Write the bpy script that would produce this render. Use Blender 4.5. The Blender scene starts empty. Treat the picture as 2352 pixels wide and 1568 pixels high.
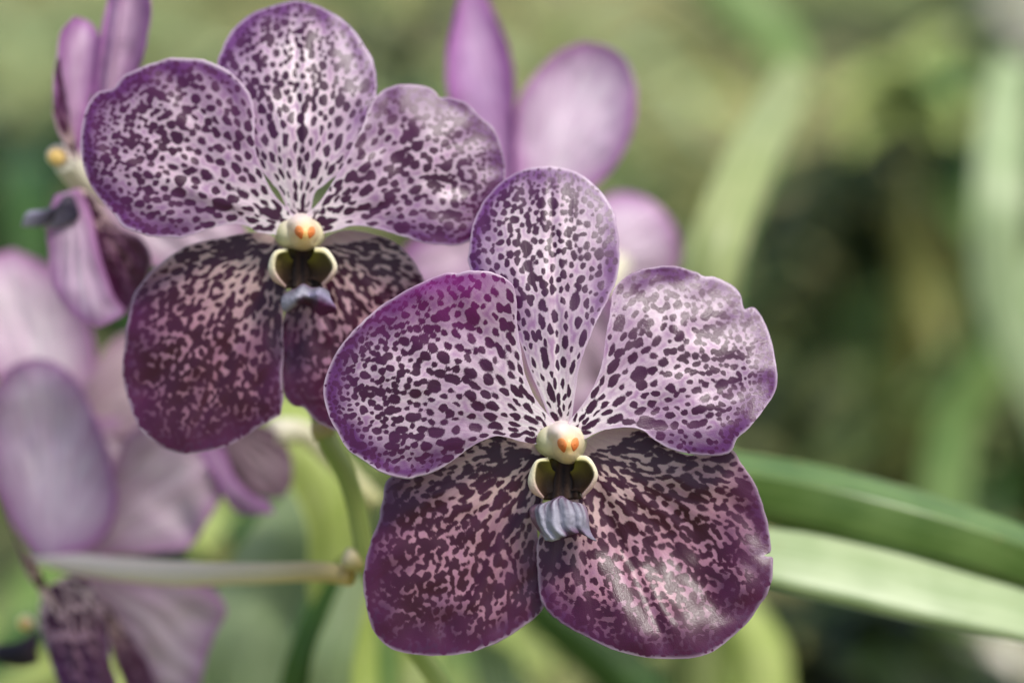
import bpy, math, random
import numpy as np
from mathutils import Vector, Matrix

# ------------------------------------------------------------------ camera
D = 0.60                       # metres from lens to the front flower
S = 0.25 / 2352.0              # metres per picture unit at that distance
PITCH = math.radians(18)
H = 1.15
FW = Vector((0, math.cos(PITCH), -math.sin(PITCH)))
UP = Vector((0, math.sin(PITCH), math.cos(PITCH)))
RT = Vector((1, 0, 0))
CAM = Vector((0, 0, H)) - FW * D
scene = bpy.context.scene
col = scene.collection
cd = bpy.data.cameras.new('camera'); co = bpy.data.objects.new('camera', cd); col.objects.link(co)
cd.sensor_width = 36; cd.lens = 36 * D / 0.25
cd.clip_start = 0.02; cd.clip_end = 400
cd.dof.use_dof = True; cd.dof.focus_distance = D - 0.004; cd.dof.aperture_fstop = 4.1
co.location = CAM; co.rotation_euler = (math.pi / 2 - PITCH, 0, 0)
scene.camera = co
# ------------------------------------------------------------------ light
SUN_EL, SUN_AZ = math.radians(66), math.radians(122)      # high, from the right and a little on the viewer's side
w = bpy.data.worlds.new('World'); scene.world = w; w.use_nodes = True
wn = w.node_tree.nodes; wl = w.node_tree.links
sky = wn.new('ShaderNodeTexSky'); sky.sky_type = 'NISHITA'; sky.sun_disc = False
sky.sun_elevation = SUN_EL; sky.sun_rotation = SUN_AZ
sky.air_density = 1.0; sky.dust_density = 4.0; sky.ozone_density = 0.6
bg = wn['Background']; bg.inputs['Strength'].default_value = 0.085
wl.new(sky.outputs[0], bg.inputs[0])
sd = bpy.data.lights.new('sun', 'SUN'); sd.energy = 1.5; sd.angle = math.radians(10); sd.color = (1, .97, .93)
so = bpy.data.objects.new('sun', sd); col.objects.link(so)
sv = Vector((math.sin(SUN_AZ) * math.cos(SUN_EL), math.cos(SUN_AZ) * math.cos(SUN_EL), math.sin(SUN_EL)))
so.rotation_euler = (-sv).to_track_quat('-Z', 'Y').to_euler(); so.location = sv * 5 + Vector((0, 0, 1))
scene.view_settings.view_transform = 'Standard'; scene.view_settings.look = 'None'
scene.view_settings.exposure = 0.96; scene.view_settings.gamma = 1
scene.cycles.use_denoising = True
scene.cycles.max_bounces = 6; scene.cycles.transmission_bounces = 5
scene.cycles.sample_clamp_indirect = 6

# ------------------------------------------------------------------ helpers
def Pt(x, y, off=0.0):
    """world point that lies `off` metres behind the front flower, seen at picture point x, y"""
    k = (D + off) / D
    return CAM + FW * (D + off) + RT * ((x - 1176) * S * k) + UP * ((784 - y) * S * k)

def lin(r, g, b):
    return tuple(((c / 255) / 12.92 if c / 255 <= .04045 else ((c / 255 + .055) / 1.055) ** 2.4) for c in (r, g, b))

def tag(o, label=None, cat=None, group=None, kind=None):
    for k, v in (('label', label), ('category', cat), ('group', group), ('kind', kind)):
        if v: o[k] = v
    return o

def empty(name, loc, rot=(0, 0, 0)):
    o = bpy.data.objects.new(name, None); col.objects.link(o); o.location = loc; o.rotation_euler = rot
    o.empty_display_size = .01
    return o

def link(name, me, mats, parent=None, smooth=True):
    o = bpy.data.objects.new(name, me); col.objects.link(o)
    for m in (mats if isinstance(mats, (list, tuple)) else [mats]): me.materials.append(m)
    if smooth: me.polygons.foreach_set('use_smooth', [True] * len(me.polygons))
    if parent: o.parent = parent
    return o

def hash2(ix, iy, seed):
    n = (ix.astype(np.int64) * 374761393 + iy.astype(np.int64) * 668265263 + seed * 1442695041) & 0x7fffffff
    n = ((n ^ (n >> 13)) * 1274126177) & 0x7fffffff
    return ((n ^ (n >> 16)) & 0xffff) / 65535.0

def vnoise(x, y, seed=0):
    """smooth value noise, -1..1"""
    ix, iy = np.floor(x), np.floor(y); fx, fy = x - ix, y - iy
    fx = fx * fx * (3 - 2 * fx); fy = fy * fy * (3 - 2 * fy)
    a = hash2(ix, iy, seed); b = hash2(ix + 1, iy, seed); c = hash2(ix, iy + 1, seed); d = hash2(ix + 1, iy + 1, seed)
    return 2 * ((a * (1 - fx) + b * fx) * (1 - fy) + (c * (1 - fx) + d * fx) * fy) - 1

def sstep(e0, e1, x):
    t = np.clip((x - e0) / (e1 - e0), 0, 1); return t * t * (3 - 2 * t)

def spline(pts, n, dense=24, where=False):
    """Catmull-Rom through pts, n points evenly spaced along it"""
    p = np.array(pts, float)
    p = np.vstack([2 * p[0] - p[1], p, 2 * p[-1] - p[-2]])
    out = []
    for i in range(1, len(p) - 2):
        t = np.linspace(0, 1, dense, endpoint=False)[:, None]
        a, b, c, d = p[i - 1], p[i], p[i + 1], p[i + 2]
        out.append(.5 * ((2 * b) + (c - a) * t + (2 * a - 5 * b + 4 * c - d) * t ** 2 + (3 * b - a - 3 * c + d) * t ** 3))
    out.append(p[-2][None]); q = np.vstack(out)
    s = np.r_[0, np.cumsum(np.linalg.norm(np.diff(q, axis=0), axis=1))]
    w = n if hasattr(n, '__len__') else np.linspace(0, 1, n)
    r = np.stack([np.interp(np.asarray(w) * s[-1], s, q[:, k]) for k in range(q.shape[1])], 1)
    if not where: return r
    return r, np.interp(np.asarray(w) * s[-1], s, np.arange(len(q)) / dense)

def at_rows(vals, idx):
    vals = np.asarray(vals, float)
    return np.stack([np.interp(idx, np.arange(len(vals)), vals[:, k]) for k in range(vals.shape[1])], 1)

# ------------------------------------------------------------------ materials
def newmat(name):
    m = bpy.data.materials.new(name); m.use_nodes = True
    nt = m.node_tree; N = nt.nodes
    return m, nt, N, N['Principled BSDF'], N['Material Output']

def node(nt, t, **kw):
    n = nt.nodes.new(t)
    for k, v in kw.items():
        if k.startswith('i_'): n.inputs[k[2:].replace('_', ' ')].default_value = v
        else: setattr(n, k, v)
    return n

def mixc(nt, fac, a, b, blend='MIX'):
    m = nt.nodes.new('ShaderNodeMix'); m.data_type = 'RGBA'; m.blend_type = blend
    for sock, v in ((m.inputs[0], fac), (m.inputs[6], a), (m.inputs[7], b)):
        if isinstance(v, (int, float)): sock.default_value = v
        elif isinstance(v, tuple): sock.default_value = (*v[:3], 1)
        else: nt.links.new(v, sock)
    return m.outputs[2]

def math_(nt, op, a, b=0.0, c=None):
    m = nt.nodes.new('ShaderNodeMath'); m.operation = op
    for i, v in enumerate((a, b, c)):
        if v is None: continue
        if isinstance(v, (int, float)): m.inputs[i].default_value = v
        else: nt.links.new(v, m.inputs[i])
    return m.outputs[0]

def ramp(nt, fac, lo, hi):
    r = nt.nodes.new('ShaderNodeMapRange'); r.interpolation_type = 'SMOOTHSTEP'
    nt.links.new(fac, r.inputs[0]); r.inputs[1].default_value = lo; r.inputs[2].default_value = hi
    return r.outputs[0]

def petal_material(name, back=False, transl=.3):
    """pigment comes from the mesh: `ground` colour, `spot` field, petal-plane coordinates in `flat`"""
    m, nt, N, P, O = newmat(name); L = nt.links
    g = node(nt, 'ShaderNodeAttribute', attribute_name='ground')
    s = node(nt, 'ShaderNodeAttribute', attribute_name='spot')
    f = node(nt, 'ShaderNodeAttribute', attribute_name='flat')      # x, y = picture units /100 ; z = angle round the base
    pol = node(nt, 'ShaderNodeAttribute', attribute_name='polar')   # angle, radius
    n1 = node(nt, 'ShaderNodeTexNoise', i_Scale=26.0, i_Detail=4.0, i_Roughness=.65); L.new(f.outputs['Vector'], n1.inputs['Vector'])
    n2 = node(nt, 'ShaderNodeTexNoise', i_Scale=1.0, i_Detail=3.0, i_Roughness=.6); L.new(pol.outputs['Vector'], n2.inputs['Vector'])
    base = g.outputs['Color']
    # pigment streaks along the veins and fine cell-scale speckle
    st = ramp(nt, n2.outputs['Fac'], .35, .68)
    base = mixc(nt, math_(nt, 'MULTIPLY', st, .40), base, mixc(nt, 1.0, base, (.66, .40, .62), 'MULTIPLY'))
    sp = ramp(nt, n1.outputs['Fac'], .42, .66)
    base = mixc(nt, math_(nt, 'MULTIPLY', sp, .22), base, mixc(nt, 1.0, base, (.72, .50, .68), 'MULTIPLY'))
    if not back:
        e = math_(nt, 'ADD', s.outputs['Fac'], math_(nt, 'MULTIPLY', math_(nt, 'SUBTRACT', n1.outputs['Fac'], .5), .30))
        mask = ramp(nt, e, -.085, .085)
        sc = node(nt, 'ShaderNodeAttribute', attribute_name='spotcol')
        dark = mixc(nt, math_(nt, 'MULTIPLY', n1.outputs['Fac'], .55), sc.outputs['Color'], mixc(nt, 1.0, sc.outputs['Color'], (1.5, 1.3, 1.5), 'MULTIPLY'))
        base = mixc(nt, mask, base, dark)
    L.new(base, P.inputs['Base Color'])
    P.inputs['Roughness'].default_value = .33 if not back else .42
    P.inputs['Specular IOR Level'].default_value = .62 if not back else .4
    P.inputs['Sheen Weight'].default_value = .08; P.inputs['Sheen Roughness'].default_value = .5
    # papillae + veins
    v = node(nt, 'ShaderNodeTexVoronoi', i_Scale=42.0); L.new(f.outputs['Vector'], v.inputs['Vector'])
    hgt = math_(nt, 'ADD', math_(nt, 'MULTIPLY', v.outputs['Distance'], .5), math_(nt, 'MULTIPLY', n2.outputs['Fac'], 1.6))
    b = node(nt, 'ShaderNodeBump', i_Strength=.4, i_Distance=.00020); L.new(hgt, b.inputs['Height']); L.new(b.outputs[0], P.inputs['Normal'])
    t = node(nt, 'ShaderNodeBsdfTranslucent'); L.new(b.outputs[0], t.inputs['Normal'])
    tc = mixc(nt, 1.0, base, (1.12, .98, 1.10), 'MULTIPLY'); L.new(tc, t.inputs['Color'])
    mx = node(nt, 'ShaderNodeMixShader'); mx.inputs[0].default_value = transl
    L.new(P.outputs[0], mx.inputs[1]); L.new(t.outputs[0], mx.inputs[2]); L.new(mx.outputs[0], O.inputs['Surface'])
    return m

def vcol_material(name, rough=.4, transl=.15, spec=.45, bump=.3, scale=900.):
    m, nt, N, P, O = newmat(name); L = nt.links
    g = node(nt, 'ShaderNodeAttribute', attribute_name='ground')
    tc = node(nt, 'ShaderNodeTexCoord')
    n = node(nt, 'ShaderNodeTexNoise', i_Scale=scale, i_Detail=3.0); L.new(tc.outputs['Object'], n.inputs['Vector'])
    c = mixc(nt, math_(nt, 'MULTIPLY', n.outputs['Fac'], .25), g.outputs['Color'], mixc(nt, 1., g.outputs['Color'], (.7, .6, .62), 'MULTIPLY'))
    L.new(c, P.inputs['Base Color']); P.inputs['Roughness'].default_value = rough; P.inputs['Specular IOR Level'].default_value = spec
    b = node(nt, 'ShaderNodeBump', i_Strength=bump, i_Distance=.0003); L.new(n.outputs['Fac'], b.inputs['Height']); L.new(b.outputs[0], P.inputs['Normal'])
    t = node(nt, 'ShaderNodeBsdfTranslucent'); L.new(c, t.inputs['Color'])
    mx = node(nt, 'ShaderNodeMixShader'); mx.inputs[0].default_value = transl
    L.new(P.outputs[0], mx.inputs[1]); L.new(t.outputs[0], mx.inputs[2]); L.new(mx.outputs[0], O.inputs['Surface'])
    return m

def leaf_material(name, a, b, rough=.38, transl=.22, spec=.5):
    """strap leaf: parallel veins along the blade, mottled between two greens"""
    m, nt, N, P, O = newmat(name); L = nt.links
    f = node(nt, 'ShaderNodeAttribute', attribute_name='flat')      # across, along (metres x100)
    mp = node(nt, 'ShaderNodeMapping'); mp.inputs['Scale'].default_value = (9, .35, 1); L.new(f.outputs['Vector'], mp.inputs[0])
    n1 = node(nt, 'ShaderNodeTexNoise', i_Scale=1.0, i_Detail=4.0); L.new(mp.outputs[0], n1.inputs['Vector'])
    n2 = node(nt, 'ShaderNodeTexNoise', i_Scale=.6, i_Detail=3.0); L.new(f.outputs['Vector'], n2.inputs['Vector'])
    fac = math_(nt, 'ADD', math_(nt, 'MULTIPLY', n1.outputs['Fac'], .5), math_(nt, 'MULTIPLY', n2.outputs['Fac'], .5))
    c = mixc(nt, ramp(nt, fac, .36, .64), a, b)
    n3 = node(nt, 'ShaderNodeTexNoise', i_Scale=2.2, i_Detail=5.0, i_Roughness=.7); L.new(f.outputs['Vector'], n3.inputs['Vector'])
    c = mixc(nt, math_(nt, 'MULTIPLY', ramp(nt, n3.outputs['Fac'], .60, .74), .5), c, lin(150, 128, 84))
    L.new(c, P.inputs['Base Color']); P.inputs['Roughness'].default_value = rough; P.inputs['Specular IOR Level'].default_value = spec
    bm = node(nt, 'ShaderNodeBump', i_Strength=.35, i_Distance=.0005); L.new(n1.outputs['Fac'], bm.inputs['Height']); L.new(bm.outputs[0], P.inputs['Normal'])
    t = node(nt, 'ShaderNodeBsdfTranslucent'); L.new(mixc(nt, 1., c, (1.15, 1.15, .65), 'MULTIPLY'), t.inputs['Color'])
    mx = node(nt, 'ShaderNodeMixShader'); mx.inputs[0].default_value = transl
    L.new(P.outputs[0], mx.inputs[1]); L.new(t.outputs[0], mx.inputs[2]); L.new(mx.outputs[0], O.inputs['Surface'])
    return m

M_FRONT = petal_material('petal_face', False, .22)
M_BACK = petal_material('petal_reverse', True, .30)
M_SOFT = vcol_material('waxy_column', .38, .22, .4, .15, 1500)
M_LIP = vcol_material('lip_flesh', .55, .10, .3, .5, 1800)

# ------------------------------------------------------------------ ground (large structure)
def ground_material():
    m, nt, N, P, O = newmat('garden_ground'); L = nt.links
    tc = node(nt, 'ShaderNodeTexCoord')
    n1 = node(nt, 'ShaderNodeTexNoise', i_Scale=1.0, i_Detail=6.0, i_Roughness=.6); L.new(tc.outputs['Object'], n1.inputs['Vector'])
    n2 = node(nt, 'ShaderNodeTexNoise', i_Scale=14.0, i_Detail=6.0, i_Roughness=.7); L.new(tc.outputs['Object'], n2.inputs['Vector'])
    c = mixc(nt, ramp(nt, n1.outputs['Fac'], .42, .58), lin(86, 100, 46), lin(146, 142, 92))
    c = mixc(nt, ramp(nt, n2.outputs['Fac'], .45, .7), c, lin(54, 62, 26))
    L.new(c, P.inputs['Base Color']); P.inputs['Roughness'].default_value = .95
    b = node(nt, 'ShaderNodeBump', i_Strength=.6, i_Distance=.03); L.new(n2.outputs['Fac'], b.inputs['Height']); L.new(b.outputs[0], P.inputs['Normal'])
    return m

def build_ground():
    n = 60; xs = np.linspace(-1, 1, n + 1); xs = np.sign(xs) * np.abs(xs) ** 3 * 120
    X, Y = np.meshgrid(xs, xs + 4, indexing='ij')
    Z = vnoise(X * .9, Y * .9, 5) * .05 + vnoise(X * .15, Y * .15, 6) * .1 - .1
    v = np.stack([X, Y, Z], -1).reshape(-1, 3)
    f = [(i * (n + 1) + j, (i + 1) * (n + 1) + j, (i + 1) * (n + 1) + j + 1, i * (n + 1) + j + 1) for i in range(n) for j in range(n)]
    me = bpy.data.meshes.new('ground'); me.from_pydata(v.tolist(), [], f)
    tag(link('ground', me, ground_material()), kind='structure')
build_ground()

# ------------------------------------------------------------------ petals
def grid_faces(nu, nv, o=0, flip=False):
    i = np.arange(nu - 1)[:, None] * nv + np.arange(nv - 1)[None, :] + o
    f = np.stack([i, i + 1, i + nv + 1, i + nv], -1).reshape(-1, 4)
    return f[:, ::-1] if flip else f

def set_attr(me, name, arr, kind):
    a = me.attributes.new(name, kind, 'POINT')
    key = {'FLOAT': 'value', 'FLOAT_COLOR': 'color', 'FLOAT_VECTOR': 'vector'}[kind]
    if kind == 'FLOAT_COLOR' and arr.shape[1] == 3: arr = np.c_[arr, np.ones(len(arr))]
    a.data.foreach_set(key, np.ascontiguousarray(arr, dtype=np.float32).ravel())

WHITE = np.array(lin(238, 230, 222))
STY = {
    # ground colours: at the claw, over the blade, towards the margin; colour of the spots
    'petal': dict(claw=lin(250, 244, 240), mid=lin(230, 212, 220), edge=lin(102, 44, 110), spot=lin(58, 7, 44), spotedge=lin(76, 12, 70),
                  r=(11, 18.5, 13.6, 8.0), el=(3.2, 1.6, 1.2, 1.0), gap=1.32, edgew=88, tipdark=.0, lo=.62, merge=1.0),
    'dorsal': dict(claw=lin(246, 240, 236), mid=lin(236, 222, 226), edge=lin(112, 58, 126), spot=lin(56, 9, 46), spotedge=lin(74, 20, 74),
                   r=(8.5, 14.2, 13.8, 8.8), el=(3.4, 2.2, 1.15, 1.0), gap=1.38, edgew=64, tipdark=.0, lo=.62, merge=1.0),
    'sepal': dict(claw=lin(220, 198, 186), mid=lin(184, 136, 150), edge=lin(92, 34, 86), spot=lin(60, 6, 36), spotedge=lin(74, 10, 58),
                  r=(9, 12.2, 10.4, 8.4), el=(3.2, 1.9, 1.3, 1.1), gap=1.24, edgew=66, tipdark=.8, lo=1.1, merge=1.13, warp=1.0, mauve=.3, pw=2.2, rimw=.55, pleat=2.2),
}
BACKC = dict(mid=lin(238, 222, 236), edge=lin(186, 128, 184), white=lin(244, 236, 240))

def petal(name, parent, c0, Lp, Rp, tip, style='petal', seed=1, nu=168, nv=130, h=(0, 0, 0), cup=0., twist=0., ruf=0., groove=0.,
          bump=9., thick=4.5, reverse=False, k=1.0, rufn=5, backlit_tint=0., fold=None, dens=1.0, back=None, extra=None, label=None):
    """one petal or sepal. Lp, Rp: the two margins from claw to tip; h=(start, slope, curve) forward relief along the blade;
    cup: margin relief, twist: one margin forward; all in picture units. reverse: its spotless back faces the viewer"""
    st = STY[style]; rng = np.random.RandomState(seed)
    ww = np.linspace(0, 1, nu); ww = 1 - (1 - ww) ** 1.25
    Lc = spline(list(Lp) + [tip], ww); Rc = spline(list(Rp) + [tip], ww)
    env = np.sin(np.pi * np.clip(ww, 0, 1))[:, None]
    for Q, sd in ((Lc, seed + 61), (Rc, seed + 62)):
        Q += env * np.stack([1.9 * vnoise(Q[:, 0] / 26., Q[:, 1] / 26., sd) + .9 * vnoise(Q[:, 0] / 9., Q[:, 1] / 9., sd), 1.9 * vnoise(Q[:, 0] / 26., Q[:, 1] / 26., sd + 5) + .9 * vnoise(Q[:, 0] / 9., Q[:, 1] / 9., sd + 5)], 1)
    V = np.linspace(0, 1, nv)
    G = Lc[:, None, :] * (1 - V)[None, :, None] + Rc[:, None, :] * V[None, :, None]
    X, Y = G[..., 0].ravel(), G[..., 1].ravel()
    base = (np.array(Lp[0], float) + np.array(Rp[0], float)) / 2; ax = np.array(tip, float) - base
    ln = np.linalg.norm(ax); ax /= ln; pr = np.array([-ax[1], ax[0]])
    dx, dy = X - base[0], Y - base[1]
    A = np.clip((dx * ax[0] + dy * ax[1]) / ln, -.2, 1.3); C = (dx * pr[0] + dy * pr[1])
    hw = max(np.abs(C).max(), 1.); Cn = C / hw
    outl = np.vstack([Lc, Rc[::-1]])
    rim = np.full(len(X), 1e9)
    for q in range(0, len(outl), 1):
        rim = np.minimum(rim, (X - outl[q, 0]) ** 2 + (Y - outl[q, 1]) ** 2)
    rim = np.sqrt(rim)
    ang = np.arctan2(C, dx * ax[0] + dy * ax[1] + .12 * ln); rad = np.hypot(dx, dy)
    # ---- relief
    Ac = np.clip(A, 0, 1.2)
    Z = h[0] + h[1] * Ac + h[2] * Ac ** 2 + cup * Cn ** 2 * np.minimum(1, Ac * 2.2) + twist * Cn * Ac
    Z += ruf * np.exp(-rim / 55.) * np.sin(ang * rufn + seed * 1.7) * np.minimum(1, Ac * 1.6)
    Z += bump * vnoise(X / 110., Y / 110., seed) * np.minimum(1, Ac * 2) + bump * .35 * vnoise(X / 42., Y / 42., seed + 3) * np.minimum(1, Ac * 2)
    Z -= groove * np.exp(-(Cn / .06) ** 2) * sstep(.08, .3, Ac) * (1 - sstep(.75, 1.0, Ac))
    Z += st.get('pleat', 1.3) * np.cos(ang * 34 + 2.5 * vnoise(rad / 90., ang * 3, seed + 71)) * sstep(.1, .5, Ac) * sstep(0, 40, rim)
    if fold: Z += fold(A, Cn, rim)
    if extra: Z += extra(X, Y)
    # ---- spots
    def lut(t, arr): return np.interp(t, [0, .3, .62, 1.0], arr)
    wa = st.get('warp', 1.0)
    wx = X + wa * 3.6 * vnoise(X / 17., Y / 17., seed + 11) + 1.8 * vnoise(X / 7., Y / 7., seed + 12)
    wy = Y + wa * 3.6 * vnoise(X / 17., Y / 17., seed + 13) + 1.8 * vnoise(X / 7., Y / 7., seed + 14)
    cell = np.linalg.norm(np.diff(G, axis=0)[:, :, :], axis=2)
    wgt = (np.pad(cell, ((0, 1), (0, 0)), mode='edge') * np.linalg.norm(Lc - Rc, axis=1)[:, None]).ravel() + 1e-6
    cand = rng.choice(len(X), size=14000 if nu > 60 else 2500, p=wgt / wgt.sum())
    spots = []; sx = np.zeros(0); sy = np.zeros(0); srr = np.zeros(0)
    for q in cand:
        if rim[q] < 3 + 4 * rng.rand() or A[q] < .03: continue
        t = min(1., max(0., max(A[q], 1 - rim[q] / (0.42 * hw) if A[q] > .45 else 0) if style != 'sepal' else A[q]))
        r = lut(t, st['r']) * (.62 + .75 * rng.rand() ** 1.5) * k * dens; e = lut(A[q], st['el']) * (.85 + .4 * rng.rand())
        gap = st['gap'] * r * (.8 + .3 * rng.rand()) * np.interp(A[q], [0, .34], [.6, 1])
        # distance stretched along the vein
        ca, sa = dx[q], dy[q]; nn = math.hypot(ca, sa) + 1e-6; ca, sa = ca / nn, sa / nn
        if len(sx):
            ux, uy = X[q] - sx, Y[q] - sy
            al = (ux * ca + uy * sa) / e; pe = -ux * sa + uy * ca
            if np.any(np.hypot(al, pe) < (gap + srr) * .5 * 1.15): continue
        spots.append((X[q], Y[q], r, e, ca, sa, rng.randint(1 << 20)))
        sx = np.append(sx, X[q]); sy = np.append(sy, Y[q]); srr = np.append(srr, gap)
    F = np.zeros(len(X)); pw = st.get('pw', 3.0)
    for (px, py, r, e, ca, sa, sdn) in spots:
        ux, uy = wx - px, wy - py
        near = (np.abs(ux) < r * e * 3) & (np.abs(uy) < r * e * 3)
        ux, uy = ux[near], uy[near]
        wt = .72 + .6 * ((sdn % 997) / 997.)
        al = (ux * ca + uy * sa) / (e ** .6) ; pe = (-ux * sa + uy * ca) * (e ** .4)
        F[near] += (wt * np.exp(-.693 * st['merge'] ** -2 * (al * al + pe * pe) / (.74 * r) ** 2)) ** pw
    F = np.minimum(F ** (1 / pw), 2.0) - .5
    F -= .6 * np.exp(-rim / 5.0)                       # the very margin stays clear
    # ---- ground pigment, and the painted backlit tint
    nz = vnoise(X / 38., Y / 38., seed + 21) * .5 + vnoise(X / 14., Y / 14., seed + 22) * .3 + vnoise(ang * 14, rad / 90., seed + 23) * .5
    cl = np.array(st['claw']); md = np.array(st['mid']); ed = np.array(st['edge'])
    wc = 1 - sstep(.04, st['lo'] * .55, Ac + .05 * nz)
    we = np.clip(np.exp(-rim / st['edgew']) * 1.45 - .14 + .26 * nz, 0, 1) * sstep(.15, .55, Ac)
    g = md[None] * (1 - wc)[:, None] + cl[None] * wc[:, None]
    blush = np.clip(.12 + .6 * vnoise(ang * 9, rad / 130., seed + 31), 0, 1)[:, None] * (1 - wc)[:, None]
    g = g * (1 - .5 * blush) + np.array(lin(192, 150, 188))[None] * .5 * blush
    far = ((1 - sstep(-.49, -.22, F + .05 * nz)) * (1 - wc) * st.get('mauve', .75))[:, None]      # pale halo round each spot, mauve between
    g = g * (1 - far) + np.array(lin(166, 114, 166))[None] * far
    g = g * (1 - we)[:, None] + ed[None] * we[:, None]
    sc = np.array(st['spot'])[None] * np.ones((len(X), 1)); se = np.array(st['spotedge'])
    sc = sc * (1 - we)[:, None] + se[None] * we[:, None]
    if backlit_tint:  # light glowing through from behind, painted as magenta into ground and spot colours
        mg = (sstep(.3, 1., -Cn * np.sign(backlit_tint)) * sstep(.15, .5, Ac) * abs(backlit_tint))[:, None]
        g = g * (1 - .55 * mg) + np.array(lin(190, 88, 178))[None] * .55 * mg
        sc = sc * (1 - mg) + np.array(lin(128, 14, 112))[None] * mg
    if st['tipdark']:
        td = (sstep(.55, 1.0, Ac + .12 * nz) * st['tipdark'])[:, None]
        g = g * (1 - td) + np.array(lin(76, 26, 66))[None] * td
    rw = .5 + .5 * vnoise(ang * 6, rad / 160., seed + 51)
    rl = (np.exp(-(rim / (3.2 + 3.6 * rw)) ** 2) * (.35 + .6 * rw) * st.get('rimw', 1.0))[:, None]
    g = g * (1 - rl) + np.array(lin(240, 224, 238))[None] * rl
    # back pigment
    bc = back or BACKC
    wb = np.clip(np.exp(-rim / 45.) * 1.2 - .12 + .12 * nz, 0, 1)[:, None]
    wv = (.5 + .5 * vnoise(ang * 7, rad / 200., seed + 41))[:, None] * .35
    gb = np.array(bc['mid'])[None] * (1 - wv) + np.array(bc['white'])[None] * wv
    gb = gb * (1 - wb) + np.array(bc['edge'])[None] * wb
    # ---- mesh, local frame: x right, y away from the viewer, z up
    sg = -1.0 if not reverse else 1.0
    kz = k * (1 - Z * S / D)
    Pm = np.stack([((X - 1176) * kz - (c0[0] - 1176) * k) * S, -Z * S * k, -((Y - 784) * kz - (c0[1] - 784) * k) * S], -1).reshape(nu, nv, 3)
    du = np.gradient(Pm, axis=0); dv = np.gradient(Pm, axis=1)
    nr = np.cross(dv, du); nr /= (np.linalg.norm(nr, axis=2, keepdims=True) + 1e-12)
    nr[nr[..., 1] > 0] *= -1
    tk = (thick * S * k * (.25 + .75 * sstep(0, 14, rim))).reshape(nu, nv, 1)
    Fr = Pm.reshape(-1, 3); Bk = (Pm - nr * tk).reshape(-1, 3)
    nvt = nu * nv
    e1 = np.r_[np.arange(nu) * nv, (nu - 1) * nv + np.arange(1, nv), (np.arange(nu - 1) * nv + nv - 1)[::-1], np.arange(1, nv - 1)[::-1]]
    e2 = np.roll(e1, -1)
    ff = grid_faces(nu, nv); fb = grid_faces(nu, nv, nvt, True); fr = np.stack([e1, e2, e2 + nvt, e1 + nvt], -1)
    faces = np.vstack([ff, fb, fr]); verts = np.vstack([Fr, Bk])
    a0, a1, a2 = verts[faces[0][0]], verts[faces[nv * nu // 3][1]], verts[faces[0][2]]
    me = bpy.data.meshes.new(name); me.from_pydata(verts.tolist(), [], faces.tolist())
    # orientation: front faces must look to -y
    me.update()
    ny = np.zeros(len(faces) * 3); me.polygons.foreach_get('normal', ny); ny = ny.reshape(-1, 3)[:len(ff), 1].mean()
    if ny > 0: me.flip_normals()
    set_attr(me, 'spot', np.r_[F, F], 'FLOAT')
    near_g, far_g = (g, gb) if not reverse else (gb, g)
    set_attr(me, 'ground', np.vstack([near_g, far_g]), 'FLOAT_COLOR')
    set_attr(me, 'spotcol', np.vstack([sc, sc]), 'FLOAT_COLOR')
    fl = np.stack([X / 100., Y / 100., np.full(len(X), seed * 1.37)], -1); set_attr(me, 'flat', np.vstack([fl, fl]), 'FLOAT_VECTOR')
    po = np.stack([ang * 26., rad / 120., np.full(len(X), seed * 2.11)], -1); set_attr(me, 'polar', np.vstack([po, po]), 'FLOAT_VECTOR')
    o = link(name, me, [M_FRONT, M_BACK], parent)
    mi = np.zeros(len(faces), np.int32)
    if not reverse: mi[len(ff):len(ff) + len(fb)] = 1
    else: mi[:len(ff)] = 1; mi[len(ff) + len(fb):] = 1
    me.polygons.foreach_set('material_index', mi)
    if label: o['label'] = label
    return o

def loft(name, parent, c0, rows, cols, mat, nu=28, nv=36, closed=False, thick=0., k=1., pole=False, rag=0.):
    """smooth surface through rows of (x, y, forward) points with a colour for each point or row"""
    R = []; cc = []
    for r, c in zip(rows, cols):
        rr = r + ([r[0]] if closed else []); p, ix = spline(rr, nv, where=True); R.append(p)
        c = [c] * len(rr) if isinstance(c, tuple) else list(c) + ([c[0]] if closed else [])
        cc.append(at_rows(c, ix))
    R = np.array(R); cc = np.array(cc); G = []; K = []
    for j in range(nv):
        p, ix = spline(R[:, j], nu, where=True); G.append(p); K.append(at_rows(cc[:, j], ix))
    G = np.stack(G, 1); K = np.stack(K, 1)
    if rag: G[..., 2] += rag * vnoise(G[..., 0] / 9., G[..., 1] / 9., 7); G[..., 1] += rag * .5 * vnoise(G[..., 0] / 6., G[..., 1] / 30., 9)
    kz = 1 - G[..., 2] * S / D
    P3 = np.stack([((G[..., 0] - 1176) * kz - (c0[0] - 1176)), -G[..., 2], -((G[..., 1] - 784) * kz - (c0[1] - 784))], -1).reshape(-1, 3) * S * k
    me = bpy.data.meshes.new(name); faces = grid_faces(nu, nv).tolist()
    if pole: faces += [[(nu - 1) * nv + j for j in range(nv)]]
    me.from_pydata(P3.tolist(), [], faces)
    set_attr(me, 'ground', np.clip(K, 0, 1).reshape(-1, 3), 'FLOAT_COLOR')
    o = link(name, me, mat, parent)
    if closed:
        import bmesh
        b = bmesh.new(); b.from_mesh(me); bmesh.ops.remove_doubles(b, verts=b.verts, dist=1e-7); bmesh.ops.recalc_face_normals(b, faces=b.faces); b.to_mesh(me); b.free()
    if thick:
        md = o.modifiers.new('thickness', 'SOLIDIFY'); md.thickness = thick * S * k; md.offset = 0
    return o

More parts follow.
